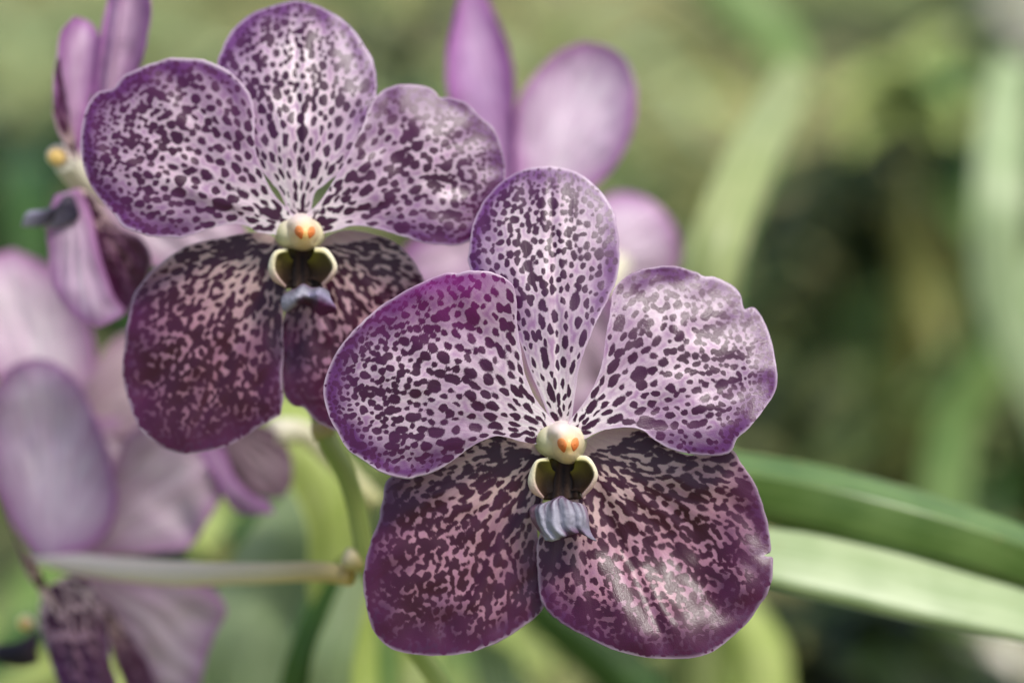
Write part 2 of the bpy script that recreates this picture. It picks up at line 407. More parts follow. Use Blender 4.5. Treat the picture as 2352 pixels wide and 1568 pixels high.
def ring(cx, cy, rx, ry, h, n=12, tiltx=0, tilty=0, sq=2.0):
    out = []
    for i in range(n):
        a = 2 * math.pi * i / n; c, s = math.cos(a), math.sin(a)
        x = rx * abs(c) ** (2 / sq) * (1 if c >= 0 else -1); y = ry * abs(s) ** (2 / sq) * (1 if s >= 0 else -1)
        out.append((cx + x, cy + y, h + tiltx * x + tilty * y))
    return out

def tube(name, parent, pts, radii, mat, cols=None, c0=None, k=1., nu=40, nv=14, world=False):
    """tapering stalk through 3-D points"""
    P = spline([tuple(p) for p in pts], nu); r = np.interp(np.linspace(0, 1, nu), np.linspace(0, 1, len(radii)), radii)
    T = np.gradient(P, axis=0); T /= np.linalg.norm(T, axis=1, keepdims=True)
    ref = np.array([0, 1., .15]) if abs(T[0][1]) < .8 else np.array([1., 0, 0])
    A = np.cross(T, ref); A /= np.linalg.norm(A, axis=1, keepdims=True); B = np.cross(T, A)
    th = np.linspace(0, 2 * math.pi, nv, endpoint=False)
    rib = 1 + .05 * np.cos(5 * th[None] + np.linspace(0, 5, nu)[:, None]) + .05 * vnoise(np.linspace(0, 14, nu)[:, None] + 0 * th[None], np.cos(th)[None] + 3 + 0 * r[:, None], 4)
    V = P[:, None] + (r[:, None] * rib)[:, :, None] * (A[:, None] * np.cos(th)[None, :, None] + B[:, None] * np.sin(th)[None, :, None])
    f = []
    for i in range(nu - 1):
        for j in range(nv):
            f.append((i * nv + j, i * nv + (j + 1) % nv, (i + 1) * nv + (j + 1) % nv, (i + 1) * nv + j))
    f += [list(range(nv))[::-1], [(nu - 1) * nv + j for j in range(nv)]]
    me = bpy.data.meshes.new(name); me.from_pydata(V.reshape(-1, 3).tolist(), [], f)
    if cols is None: cols = [lin(150, 170, 90)] * 2
    K = np.stack([np.interp(np.linspace(0, 1, nu), np.linspace(0, 1, len(cols)), [c[q] for c in cols]) for q in range(3)], 1)
    set_attr(me, 'ground', np.repeat(K, nv, 0), 'FLOAT_COLOR')
    fl = np.stack([np.tile(th, nu), np.repeat(np.linspace(0, 10, nu), nv), np.zeros(nu * nv)], -1); set_attr(me, 'flat', fl, 'FLOAT_VECTOR')
    return link(name, me, mat, parent)

def flower_root(c, off, name='orchid_flower'):
    return empty(name, Pt(c[0], c[1], off), (-PITCH, 0, 0)), (D + off) / D

def zm(ox, oy, f): return lambda L: [(ox + f * x, oy + f * y) for x, y in L]
Z1 = zm(94.08, 0, .48); Z2 = zm(235.2, 470.4, .39); Z3 = zm(705.6, 357.5, .48); Z4 = zm(799.7, 893.8, .44)
Z5 = zm(1129, 893.8, .24); Z6 = zm(545.7, 423.4, .21); ZL = zm(0, 0, .54); ZF = zm(0, 564.5, .64)

CREAM = lin(240, 236, 214); CREAMG = lin(214, 218, 170); IVORY = lin(246, 238, 232); PINKW = lin(240, 214, 214)
OLIVE = lin(128, 124, 50); BROWN = lin(62, 40, 22); DARK = lin(26, 12, 10); YEL = lin(250, 214, 130); ORANGE = lin(222, 92, 18)
BLUEG = lin(126, 125, 140); BLUEL = lin(166, 165, 180); MAUVE = lin(84, 58, 84); PLUM = lin(98, 36, 86)

def column_and_spots(root, c0, k, zf, blobs, cen, hearts, nose):
    """column sculpted as a smooth union of swellings (x, y, rx, ry, height, start), all seen from the front"""
    def zp(x, y): return zf([(x, y)])[0]
    sc = zf([(1, 0)])[0][0] - zf([(0, 0)])[0][0]
    B = [(*zp(x, y), rx * sc, ry * sc, hh, h0) for x, y, rx, ry, hh, h0 in blobs]
    def height(X, Y):
        acc = np.zeros_like(X); kk = .10
        for bx, by, rx, ry, hh, h0 in B:
            d = 1 - ((X - bx) / rx) ** 2 - ((Y - by) / ry) ** 2
            v = np.where(d > 0, h0 + hh * np.sqrt(np.maximum(d, 0)), h0 + 60 * np.maximum(d, -2.5)); acc += np.exp(kk * v)
        return np.log(acc) / kk
    cx, cy = zp(*cen); nu, nv = 40, 64
    th = np.linspace(0, 2 * math.pi, nv, endpoint=False); rr = np.linspace(0, 130, 400)
    R = np.array([rr[np.nonzero(height(cx + rr * math.cos(t), cy + rr * math.sin(t)) > -24)[0].max()] for t in th])
    for _ in range(2): R = (np.roll(R, 1) + R * 2 + np.roll(R, -1)) / 4
    ss = np.sin(np.linspace(0.02, 1, nu) * math.pi / 2)
    X = cx + ss[:, None] * R[None] * np.cos(th)[None]; Y = cy + ss[:, None] * R[None] * np.sin(th)[None]; Hh = height(X, Y)
    nx, ny = zp(*nose)
    def g(x0, y0, r): return np.exp(-((X - x0) ** 2 + (Y - y0) ** 2) / r ** 2)[..., None]
    K = np.array(lin(240, 234, 206))[None, None] * np.ones((nu, nv, 1))
    ch = np.clip(np.abs(X - nx) / 46 - .5, 0, 1)[..., None]; K = K * (1 - ch) + np.array(lin(214, 216, 162)) * ch
    w = g(nx - 14, ny - 40, 34); K = K * (1 - w) + np.array(lin(250, 236, 234)) * w  # pinkish-white highlight painted into the colour above the nose
    w = g(nx, ny - 95, 34) * .8; K = K * (1 - w) + np.array(lin(200, 164, 170)) * w
    w = g(nx, ny + 4, 27) * .95; K = K * (1 - w) + np.array(lin(252, 206, 120)) * w
    w = g(nx, ny + 40, 16) * .5; K = K * (1 - w) + np.array(lin(254, 226, 180)) * w
    def local(X, Y, Hh):
        kz = 1 - Hh * S / D
        return np.stack([((X - 1176) * kz - (c0[0] - 1176)), -Hh, -((Y - 784) * kz - (c0[1] - 784))], -1).reshape(-1, 3) * S * k
    V = local(X, Y, Hh); f = [(i * nv + j, (i + 1) * nv + j, (i + 1) * nv + (j + 1) % nv, i * nv + (j + 1) % nv) for i in range(nu - 1) for j in range(nv)] + [list(range(nv))[::-1]]
    # back rim turned inwards so the column is a solid body
    bk = local(cx + .7 * R * np.cos(th), cy + .7 * R * np.sin(th), np.full(nv, -60.)); V = np.vstack([V, bk]); o_ = nu * nv
    f += [((nu - 1) * nv + j, o_ + j, o_ + (j + 1) % nv, (nu - 1) * nv + (j + 1) % nv) for j in range(nv)] + [[o_ + j for j in range(nv)]]
    K = np.vstack([K.reshape(-1, 3), np.repeat(np.array([CREAMG]), nv, 0)])
    me = bpy.data.meshes.new('column'); me.from_pydata(V.tolist(), [], f); set_attr(me, 'ground', K, 'FLOAT_COLOR')
    col_ = link('column', me, M_SOFT, root)
    for pts in hearts:
        q = np.array(spline(zf(pts) + [zf(pts)[0]], 29))[:-1]; m = q.mean(0); n = len(q); V = []; K = []
        for fr, up in ((1.0, -2.), (1.0, .3), (.86, 1.0), (.6, 1.4), (.3, 1.5), (.02, 1.5)):
            p = m + (q - m) * fr; hh = height(p[:, 0], p[:, 1]) + up
            V.append(local(p[:, 0], p[:, 1], hh)); t = np.clip((p[:, 1] - m[1]) / 18, -1, 1)[:, None] * .5 + .5
            K.append(np.array(lin(248, 172, 104)) * (1 - t) + np.array(lin(230, 112, 44)) * t)
        V = np.vstack(V); f = [(i * n + j, (i + 1) * n + j, (i + 1) * n + (j + 1) % n, i * n + (j + 1) % n) for i in range(5) for j in range(n)] + [[5 * n + j for j in range(n)]]
        me = bpy.data.meshes.new('pollen_spot'); me.from_pydata(V.tolist(), [], f); set_attr(me, 'ground', np.vstack(K), 'FLOAT_COLOR')
        link('pollen_spot', me, M_SOFT, col_)

def mir(pts, ax): return [(2 * ax - x, y, h) for x, y, h in pts]

def side_lobes(lip, c0, k, zf, lobes, hs=1.0):
    for pts in lobes:
        def mk(key, h): return [(x, y, hh * hs) for (x, y), hh in zip(zf(pts[key]), h)]
        n = len(pts['out'])
        hb = [-14] * n; ho = [8, 18, 20, 16, 6][:n]; hr = [18, 30, 32, 28, 14][:n]; hi = [8, 18, 20, 16, 6][:n]; hm = [-6, -2, -2, -4, -6][:n]; ht = [-14, -16, -18, -16, -12][:n]
        pts = dict(pts); pts['inn'] = [(a[0] * .8 + b[0] * .2, a[1] * .8 + b[1] * .2) for a, b in zip(pts['rim'], pts['mid'])]
        rows = [mk('back', hb), mk('out', ho), mk('rim', hr), mk('inn', hi), mk('mid', hm), mk('thr', ht)]
        lower = lin(232, 196, 186)
        cols = [[CREAMG] * n, [CREAM, CREAM, CREAM, lower, lower][:n], [lin(214, 208, 130), lin(228, 220, 170), lin(232, 220, 184), lin(226, 196, 184), lin(214, 180, 170)][:n], [lin(132, 126, 52), lin(98, 88, 44), lin(84, 72, 42), lin(76, 58, 42), lin(60, 42, 34)][:n],
                [lin(132, 124, 44), lin(104, 92, 42), lin(86, 70, 40), lin(70, 52, 36), lin(56, 38, 28)][:n], [lin(110, 98, 34), lin(70, 54, 26), lin(52, 36, 20), lin(40, 26, 16), lin(34, 20, 14)][:n]]
        loft('side_lobe', lip, c0, rows, cols, M_LIP, nu=40, nv=36, thick=1.3, k=k)

def throat(lip, c0, k, zf, quad, hh=-22):
    a = zf(quad)   # tl, tr, br, bl
    rows = []; cols = []
    for t in np.linspace(0, 1, 5):
        row = []
        for v in np.linspace(0, 1, 9):
            x = (a[0][0] * (1 - v) + a[1][0] * v) * (1 - t) + (a[3][0] * (1 - v) + a[2][0] * v) * t
            y = (a[0][1] * (1 - v) + a[1][1] * v) * (1 - t) + (a[3][1] * (1 - v) + a[2][1] * v) * t
            row.append((x, y, hh - 12 * math.sin(math.pi * min(1, v)) * (1 - t * .6) + 14 * t + 2.0 * math.cos(v * 22)))
        rows.append(row); cols.append([lin(70, 52, 26), lin(50, 32, 18), lin(30, 14, 10), lin(64, 40, 22), lin(26, 10, 8), lin(60, 38, 20), lin(28, 14, 10), lin(50, 32, 18), lin(70, 54, 28)] if t > .2 else [lin(96, 84, 30)] * 3 + [lin(70, 44, 40)] * 3 + [lin(96, 84, 30)] * 3)
    loft('throat', lip, c0, rows, cols, M_LIP, nu=20, nv=60, thick=2., k=k)

def ridged(rows, amp=4, n=17, fr=3.0):
    out = []
    for r in rows:
        q = spline(r, n); i = np.arange(n) / (n - 1)
        q[:, 2] += amp * np.cos(i * 2 * math.pi * fr) * np.sin(i * math.pi)
        out.append([tuple(p) for p in q])
    return out

def map3(zf, rows): return [[(*zf([(x, y)])[0], h) for x, y, h in r] for r in rows]

# ------------------------------------------------------------------ the two flowers in focus
def front_flower():
    c0 = (1287, 1010); root, k = flower_root(c0, 0.0)
    tag(root, 'lower, nearest open flower, sharply in focus, purple spotted petals overlapping the upper flower', 'flower', 'open spotted orchid flowers')
    petal('dorsal_sepal', root, c0, Z3([(1170, 1295), (1118, 1150), (1078, 1060), (1045, 965), (1010, 870), (950, 770), (870, 670), (800, 590), (770, 510), (775, 430), (792, 330), (832, 240), (890, 160), (965, 100), (1055, 62)]),
          Z3([(1262, 1295), (1284, 1120), (1297, 1030), (1330, 930), (1382, 800), (1440, 690), (1476, 600), (1493, 500), (1490, 400), (1476, 300), (1440, 220), (1385, 152), (1325, 100), (1250, 66)]),
          Z3([(1160, 50)])[0], 'dorsal', seed=3, h=(-18, 130, -250), cup=-34, groove=7, bump=6)
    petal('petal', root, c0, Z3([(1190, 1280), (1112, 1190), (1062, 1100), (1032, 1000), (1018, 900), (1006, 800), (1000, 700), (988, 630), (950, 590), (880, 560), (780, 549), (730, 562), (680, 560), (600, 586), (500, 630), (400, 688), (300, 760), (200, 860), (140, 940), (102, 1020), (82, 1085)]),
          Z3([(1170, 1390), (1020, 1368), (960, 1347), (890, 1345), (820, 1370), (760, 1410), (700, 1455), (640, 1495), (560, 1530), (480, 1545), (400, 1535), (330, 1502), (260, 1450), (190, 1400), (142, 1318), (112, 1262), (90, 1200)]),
          Z3([(78, 1140)])[0], 'petal', seed=8, h=(-4, 52, -78), cup=20, twist=-14, ruf=7, backlit_tint=-.85, groove=3)
    petal('petal', root, c0, Z3([(1245, 1280), (1332, 1170), (1382, 1080), (1410, 1000), (1424, 900), (1440, 800), (1452, 700), (1470, 640), (1502, 595), (1560, 556), (1650, 536), (1750, 530), (1850, 552), (1900, 578), (1955, 582), (2022, 612), (2068, 660), (2086, 712), (2094, 738), (2112, 730), (2142, 729), (2180, 780), (2220, 880), (2240, 980)]),
          Z3([(1265, 1390), (1400, 1318), (1450, 1306), (1510, 1298), (1562, 1302), (1612, 1322), (1662, 1360), (1732, 1400), (1802, 1425), (1900, 1436), (1980, 1432), (2030, 1412), (2062, 1350), (2112, 1300), (2172, 1232), (2222, 1160), (2244, 1110)]),
          Z3([(2250, 1050)])[0], 'petal', seed=15, h=(-2, 60, -84), cup=-40, twist=96, ruf=10, groove=4, rufn=7)
    petal('lateral_sepal', root, c0, Z4([(990, 270), (900, 228), (830, 220), (740, 232), (640, 268), (500, 345), (350, 415), (240, 448), (196, 475), (180, 560), (160, 680), (122, 780), (96, 870), (80, 960), (84, 1060), (100, 1160), (122, 1240), (162, 1300), (222, 1350), (310, 1377)]),
          Z4([(1070, 390), (1050, 470), (1020, 570), (990, 680), (994, 800), (1006, 920), (1016, 1040), (1022, 1125), (1004, 1165), (952, 1208), (880, 1260), (780, 1320), (680, 1360), (560, 1384)]),
          Z4([(430, 1390)])[0], 'sepal', seed=23, h=(-56, 26, -20), cup=-26, twist=-10, groove=5, bump=8)
    petal('lateral_sepal', root, c0, Z4([(1160, 390), (1110, 480), (1060, 590), (1022, 670), (1002, 740), (986, 830), (985, 930), (995, 1040), (1010, 1110), (1050, 1168), (1120, 1226), (1220, 1278), (1320, 1330), (1420, 1370), (1560, 1400)]),
          Z4([(1230, 270), (1330, 215), (1420, 190), (1510, 190), (1580, 222), (1660, 285), (1760, 335), (1900, 335), (2005, 315), (2050, 380), (2100, 450), (2142, 540), (2177, 640), (2196, 740), (2207, 838), (2190, 858), (2164, 866), (2196, 872), (2220, 882), (2216, 960), (2192, 1060), (2150, 1122), (2082, 1220), (1982, 1310), (1900, 1370), (1800, 1400)]),
          Z4([(1700, 1406)])[0], 'sepal', seed=31, h=(-52, 80, -16), cup=-22, twist=6, groove=14, bump=9,
          extra=lambda X, Y: 72 * np.tanh(((X - 1530) * -.37 + (Y - 1372) * .93) / 85) * np.exp(-(((X - 1530) * .93 + (Y - 1372) * .37) / 150) ** 2 - (((X - 1530) * -.37 + (Y - 1372) * .93) / 190) ** 2) + 30 * np.exp(-((X - 1690) / 60) ** 2 - ((Y - 1330) / 70) ** 2))
    column_and_spots(root, c0, k, Z5, [(655, 500, 246, 165, 46, -24), (545, 480, 125, 150, 40, -24), (790, 470, 118, 140, 40, -24), (690, 350, 150, 130, 14, -34), (730, 530, 148, 160, 88, -8), (660, 420, 130, 110, 66, -10), (735, 630, 98, 74, 74, -8)], (680, 500),
        [[(628, 505), (640, 474), (672, 466), (706, 488), (720, 530), (712, 572), (694, 606), (660, 576), (636, 545)], [(836, 500), (824, 466), (796, 464), (770, 488), (760, 530), (770, 566), (786, 594), (816, 566), (834, 536)]], (735, 520))
    lip = empty('lip', (0, 0, 0)); lip.parent = root
    side_lobes(lip, c0, k, Z5, [
        dict(out=[(540, 650), (420, 690), (350, 860), (385, 980), (490, 1045)], rim=[(555, 684), (442, 700), (408, 838), (432, 945), (500, 1036)], inn=[(565, 712), (462, 720), (430, 838), (456, 935), (512, 1024)],
             mid=[(580, 760), (510, 780), (485, 860), (505, 930), (535, 1005)], thr=[(610, 790), (600, 840), (595, 880), (595, 930), (590, 980)], back=[(570, 660), (480, 720), (430, 860), (450, 960), (520, 1010)]),
        dict(out=[(800, 634), (930, 650), (1015, 800), (975, 930), (870, 1038)], rim=[(800, 676), (916, 688), (985, 802), (952, 905), (864, 1012)], inn=[(795, 706), (900, 716), (962, 808), (930, 902), (850, 996)],
             mid=[(785, 760), (860, 780), (900, 845), (882, 908), (830, 972)], thr=[(750, 790), (770, 840), (780, 880), (780, 930), (760, 970)], back=[(780, 650), (880, 710), (950, 800), (920, 900), (840, 990)])])
    throat(lip, c0, k, Z5, [(540, 660), (850, 660), (860, 1050), (500, 1060)])
    rows = map3(Z5, [[(520, 1090, -8), (570, 1070, -2), (625, 1035, 4), (675, 1022, 8), (740, 1062, 4), (810, 1092, -4), (850, 1100, -10)],
                     [(380, 1120, -8), (470, 1116, 14), (560, 1098, 22), (670, 1060, 30), (770, 1090, 24), (860, 1104, 14), (900, 1130, 0)],
                     [(378, 1230, -6), (455, 1222, 18), (545, 1208, 34), (680, 1180, 40), (810, 1196, 36), (900, 1212, 22), (928, 1240, 4)],
                     [(440, 1330, -4), (480, 1328, 20), (565, 1324, 40), (690, 1300, 44), (815, 1304, 40), (900, 1316, 26), (935, 1330, 10)],
                     [(500, 1412, 14), (530, 1425, 26), (590, 1418, 40), (705, 1372, 46), (830, 1352, 40), (930, 1388, 30), (966, 1404, 20)],
                     [(510, 1436, 12), (532, 1446, 24), (600, 1446, 32), (715, 1405, 40), (840, 1376, 36), (960, 1436, 28), (1004, 1450, 20)]])
    rows = ridged(rows, 6.5, 29, 5)
    cols = [[lin(110, 86, 112)] * 29, [lin(140, 108, 124)] * 4 + [BLUEG, MAUVE, BLUEL] * 7 + [lin(140, 120, 140)] * 4, [lin(136, 104, 122)] * 4 + [BLUEL, BLUEG, BLUEL] * 7 + [lin(140, 120, 140)] * 4,
            [lin(116, 84, 104)] * 4 + [BLUEL] * 13 + [BLUEG] * 12, [BLUEL] * 13 + [lin(110, 88, 112)] * 10 + [lin(140, 130, 154)] * 6, [BLUEL] * 10 + [MAUVE] * 13 + [BLUEG] * 6]
    loft('mid_lobe', lip, c0, rows, cols, M_LIP, nu=44, nv=70, thick=3., k=k, rag=1.6)
    P = lambda x, y, hh: ((x - c0[0]) * S * k, -hh * S * k, -(y - c0[1]) * S * k)
    tube('pedicel', root, [P(1285, 1000, -20), P(1260, 1060, -160), P(1180, 1200, -320), P(1010, 1360, -450)], [.0040, .0032, .0026, .0028], M_SOFT, [CREAM, lin(224, 216, 170), lin(180, 184, 110)])

def upper_flower():
    c0 = (688, 525); root, k = flower_root(c0, 0.017)
    tag(root, 'upper open flower, slightly soft, spotted petals, its pointed top sepal touching the frame top', 'flower', 'open spotted orchid flowers')
    petal('dorsal_sepal', root, c0, Z1([(1195, 1060), (1150, 935), (1100, 870), (1050, 810), (1000, 720), (930, 560), (870, 420), (846, 310), (870, 230), (920, 140), (1000, 72), (1100, 32), (1165, 14)]),
          Z1([(1285, 1060), (1308, 930), (1348, 890), (1390, 856), (1440, 820), (1492, 740), (1552, 630), (1592, 520), (1606, 410), (1590, 300), (1530, 190), (1450, 100), (1352, 42), (1272, 12)]),
          Z1([(1215, 2)])[0], 'dorsal', seed=43, h=(-22, 120, -240), cup=-30, groove=5, nu=160, nv=120, k=k)
    petal('petal', root, c0, Z1([(1225, 1040), (1122, 940), (1062, 832), (1032, 742), (1020, 640), (1022, 560), (1005, 470), (960, 400), (900, 342), (830, 302), (740, 281), (640, 276), (550, 298), (460, 330), (392, 368), (352, 416), (322, 430), (272, 442), (226, 500), (202, 570), (191, 640)]),
          Z1([(1200, 1130), (1040, 1112), (1000, 1088), (940, 1072), (860, 1080), (790, 1100), (720, 1125), (640, 1140), (540, 1135), (460, 1115), (392, 1086), (360, 1040), (310, 980), (250, 910), (212, 830), (192, 745)]),
          Z1([(188, 695)])[0], 'petal', seed=51, h=(-4, 60, -96), cup=-30, twist=-46, ruf=8, groove=-4, nu=160, nv=120, k=k)
    petal('petal', root, c0, Z1([(1260, 1040), (1338, 960), (1402, 862), (1462, 762), (1502, 682), (1546, 590), (1572, 520), (1612, 456), (1682, 416), (1760, 403), (1850, 415), (1890, 438), (1906, 464), (1960, 466), (2042, 502), (2112, 570), (2152, 598), (2182, 640), (2202, 700), (2222, 790)]),
          Z1([(1285, 1130), (1420, 1102), (1482, 1082), (1560, 1082), (1640, 1102), (1720, 1130), (1800, 1155), (1900, 1172), (1980, 1171), (2040, 1160), (2092, 1122), (2136, 1060), (2176, 1000), (2206, 930)]),
          Z1([(2222, 850)])[0], 'petal', seed=58, h=(-4, 56, -92), cup=-36, twist=56, ruf=8, groove=4, nu=160, nv=120, k=k)
    petal('lateral_sepal', root, c0, Z2([(985, 175), (900, 162), (800, 171), (700, 194), (600, 211), (500, 241), (400, 300), (300, 380), (222, 470), (172, 560), (146, 680), (130, 800), (118, 920), (121, 1000), (140, 1100), (168, 1200), (202, 1288), (252, 1352), (330, 1418), (400, 1450)]),
          Z2([(1130, 270), (1120, 330), (1100, 420), (1080, 530), (1064, 640), (1067, 760), (1064, 900), (1062, 1040), (1062, 1170), (1052, 1230), (1002, 1265), (930, 1302), (860, 1350), (780, 1398), (680, 1436), (580, 1458)]),
          Z2([(480, 1466)])[0], 'sepal', seed=63, h=(-56, 44, -50), cup=-30, twist=-20, groove=9, nu=160, nv=120, k=k)
    petal('lateral_sepal', root, c0, Z2([(1180, 270), (1150, 380), (1110, 500), (1080, 570), (1076, 650), (1040, 760), (1040, 900), (1056, 1040), (1080, 1130), (1122, 1178), (1182, 1196), (1242, 1258), (1310, 1302), (1380, 1330)]),
          Z2([(1310, 195), (1350, 172), (1422, 150), (1502, 155), (1600, 174), (1702, 210), (1782, 270), (1832, 330), (1872, 400), (1910, 490), (1925, 620), (1905, 760), (1850, 920), (1752, 1100), (1622, 1250), (1540, 1310)]),
          Z2([(1460, 1340)])[0], 'sepal', seed=71, h=(-64, 10, -10), cup=-24, twist=14, groove=5, nu=160, nv=120, k=k)
    column_and_spots(root, c0, k, Z6, [(680, 560, 275, 150, 46, -24), (540, 530, 130, 160, 40, -24), (815, 530, 138, 160, 40, -24), (690, 400, 170, 120, 14, -34), (725, 535, 165, 165, 86, -8), (690, 450, 150, 120, 66, -10), (720, 630, 130, 80, 66, -8)], (690, 540),
        [[(620, 505), (638, 464), (670, 452), (706, 474), (722, 520), (714, 562), (700, 600), (660, 572), (632, 545)], [(850, 505), (836, 468), (806, 460), (778, 484), (768, 530), (774, 568), (786, 594), (820, 570), (846, 540)]], (735, 520))
    lip = empty('lip', (0, 0, 0)); lip.parent = root
    side_lobes(lip, c0, k, Z6, [
        dict(out=[(540, 700), (400, 740), (335, 900), (380, 1040), (520, 1128)], rim=[(550, 730), (430, 766), (398, 905), (440, 1015), (530, 1116)], inn=[(555, 760), (455, 785), (422, 905), (466, 1006), (542, 1098)],
             mid=[(575, 800), (530, 850), (510, 920), (530, 990), (565, 1060)], thr=[(610, 830), (600, 880), (595, 930), (595, 980), (600, 1040)], back=[(560, 710), (460, 770), (415, 900), (445, 1000), (530, 1080)]),
        dict(out=[(840, 692), (980, 710), (1085, 880), (1050, 1010), (930, 1112)], rim=[(835, 736), (960, 756), (1046, 888), (1012, 994), (920, 1098)], inn=[(820, 764), (936, 782), (1020, 890), (988, 992), (902, 1086)],
             mid=[(800, 810), (860, 860), (900, 920), (890, 990), (850, 1050)], thr=[(760, 840), (780, 890), (790, 940), (790, 990), (760, 1040)], back=[(820, 700), (930, 760), (1000, 880), (970, 980), (900, 1070)])])
    throat(lip, c0, k, Z6, [(530, 690), (880, 690), (930, 1130), (510, 1140)])
    rows = map3(Z6, [[(540, 1180, -2), (640, 1140, 6), (720, 1092, 14), (800, 1130, 8), (900, 1128, 10), (965, 1140, 0)],
                     [(486, 1236, 8), (600, 1186, 26), (720, 1122, 36), (800, 1168, 28), (905, 1140, 38), (1000, 1190, 12)],
                     [(486, 1330, 14), (580, 1266, 38), (712, 1192, 48), (800, 1216, 40), (900, 1202, 50), (1020, 1262, 22)],
                     [(520, 1388, 14), (600, 1326, 36), (710, 1246, 42), (800, 1258, 38), (890, 1290, 42), (1082, 1362, 22)],
                     [(560, 1402, 0), (650, 1340, 12), (720, 1300, 16), (800, 1322, 14), (895, 1422, 16), (1050, 1400, 4)]])
    rows = ridged(rows, 4.0, 17, 3)
    cols = [[lin(120, 100, 124)] * 17, [BLUEG] * 17, [BLUEL] * 9 + [lin(150, 144, 172)] * 8, [lin(160, 150, 172)] * 5 + [MAUVE] * 6 + [PLUM] * 6, [lin(70, 22, 56)] * 10 + [PLUM] * 7]
    loft('mid_lobe', lip, c0, rows, cols, M_LIP, nu=40, nv=60, thick=3., k=k, rag=1.6)
    P = lambda x, y, hh: ((x - c0[0]) * S * k, -hh * S * k, -(y - c0[1]) * S * k)
    tube('pedicel', root, [P(690, 520, -20), P(700, 600, -140), P(720, 800, -230), P(742, 985, -260)], [.004, .0032, .0026, .0028], M_SOFT, [CREAM, lin(224, 216, 170), lin(220, 170, 90)])

front_flower(); upper_flower()

# ------------------------------------------------------------------ flowers out of focus behind
def bud_column(root, c0, k, x, y, r, h0=10):
    rows = [ring(x, y, r * .8, r * .8, h0 - r), ring(x, y, r * 1.1, r, h0 - r * .3), ring(x - r * .2, y, r, r * .9, h0 + r * .4), ring(x - r * .3, y + r * .1, r * .6, r * .6, h0 + r), ring(x - r * .3, y + r * .1, 1, 1, h0 + r * 1.2)]
    loft('column', root, c0, rows, [CREAMG, CREAM, IVORY, YEL, YEL], M_SOFT, nu=16, nv=20, closed=True, k=k, pole=True)

LOW = dict(nu=56, nv=44, thick=6., bump=10., ruf=9.)
PINKB = dict(mid=lin(220, 196, 214), edge=lin(172, 112, 174), white=lin(242, 232, 236))
GREYB = dict(mid=lin(230, 214, 222), edge=lin(186, 140, 184), white=lin(240, 230, 232))
MAUVB = dict(mid=lin(200, 170, 208), edge=lin(168, 96, 170), white=lin(238, 206, 230))

def right_back_flower():
    c0 = (1200, 480); root, k = flower_root(c0, .12)
    tag(root, 'lilac flower seen from behind, blurred, round petal against green beyond the upper flower', 'flower', 'blurred orchid flowers behind')
    B = dict(reverse=True, k=k, **LOW)
    petal('dorsal_sepal', root, c0, [(1150, 430), (1075, 330), (1032, 220), (1028, 120), (1045, 40), (1062, -30)], [(1195, 410), (1182, 280), (1180, 170), (1165, 100), (1135, 30), (1112, -20)], (1088, -50), 'dorsal', seed=81, h=(0, -40, -20), cup=70, back=MAUVB, **B)
    petal('petal', root, c0, [(1190, 440), (1180, 330), (1190, 235), (1230, 170), (1285, 118)], [(1255, 480), (1340, 445), (1405, 392), (1450, 310), (1462, 225), (1445, 150), (1400, 110)], (1340, 96), 'petal', seed=82, h=(0, -20, -50), cup=56, fold=lambda A, C, r: 20 * np.exp(-r / 30.), **B)
    petal('petal', root, c0, [(1180, 470), (1100, 470), (1020, 500), (960, 540), (925, 575)], [(1180, 540), (1120, 640), (1030, 690), (955, 665)], (912, 615), 'petal', seed=83, h=(0, -10, -20), cup=30, back=PINKB, **B)
    petal('lateral_sepal', root, c0, [(1170, 530), (1180, 700), (1205, 850), (1270, 955)], [(1250, 510), (1380, 640), (1440, 780), (1420, 900)], (1350, 980), 'sepal', seed=84, h=(0, 0, -10), cup=20, back=PINKB, **B)
    P = lambda x, y, hh: ((x - c0[0]) * S * k, -hh * S * k, -(y - c0[1]) * S * k)
    tube('pedicel', root, [P(1200, 470, -10), P(1150, 560, 120), P(1080, 760, 220), P(1010, 1000, 330)], [.004, .003, .003, .003], M_SOFT, [CREAM, lin(220, 210, 170), lin(180, 184, 110)])
    c0 = (1420, 600); root, k = flower_root(c0, .17)
    tag(root, 'lilac flower mostly hidden, one round petal blurred between top sepal and pale strap leaf', 'flower', 'blurred orchid flowers behind')
    B['k'] = k
    petal('petal', root, c0, [(1330, 560), (1360, 480), (1410, 445), (1470, 450), (1520, 480)], [(1380, 660), (1450, 690), (1520, 670), (1560, 610), (1562, 560)], (1550, 520), 'petal', seed=86, h=(0, -30, -30), cup=-40, **B)
    petal('petal', root, c0, [(1340, 580), (1290, 560), (1240, 590), (1220, 640)], [(1370, 650), (1340, 720), (1290, 750), (1240, 730)], (1212, 690), 'petal', seed=87, h=(0, -20, -10), cup=-30, **B)
    tube('pedicel', root, [(0, 0, 0), (-.01, -.02, -.02), (-.03, -.03, -.06)], [.004, .003, .003], M_SOFT, [CREAM, lin(200, 200, 140)])

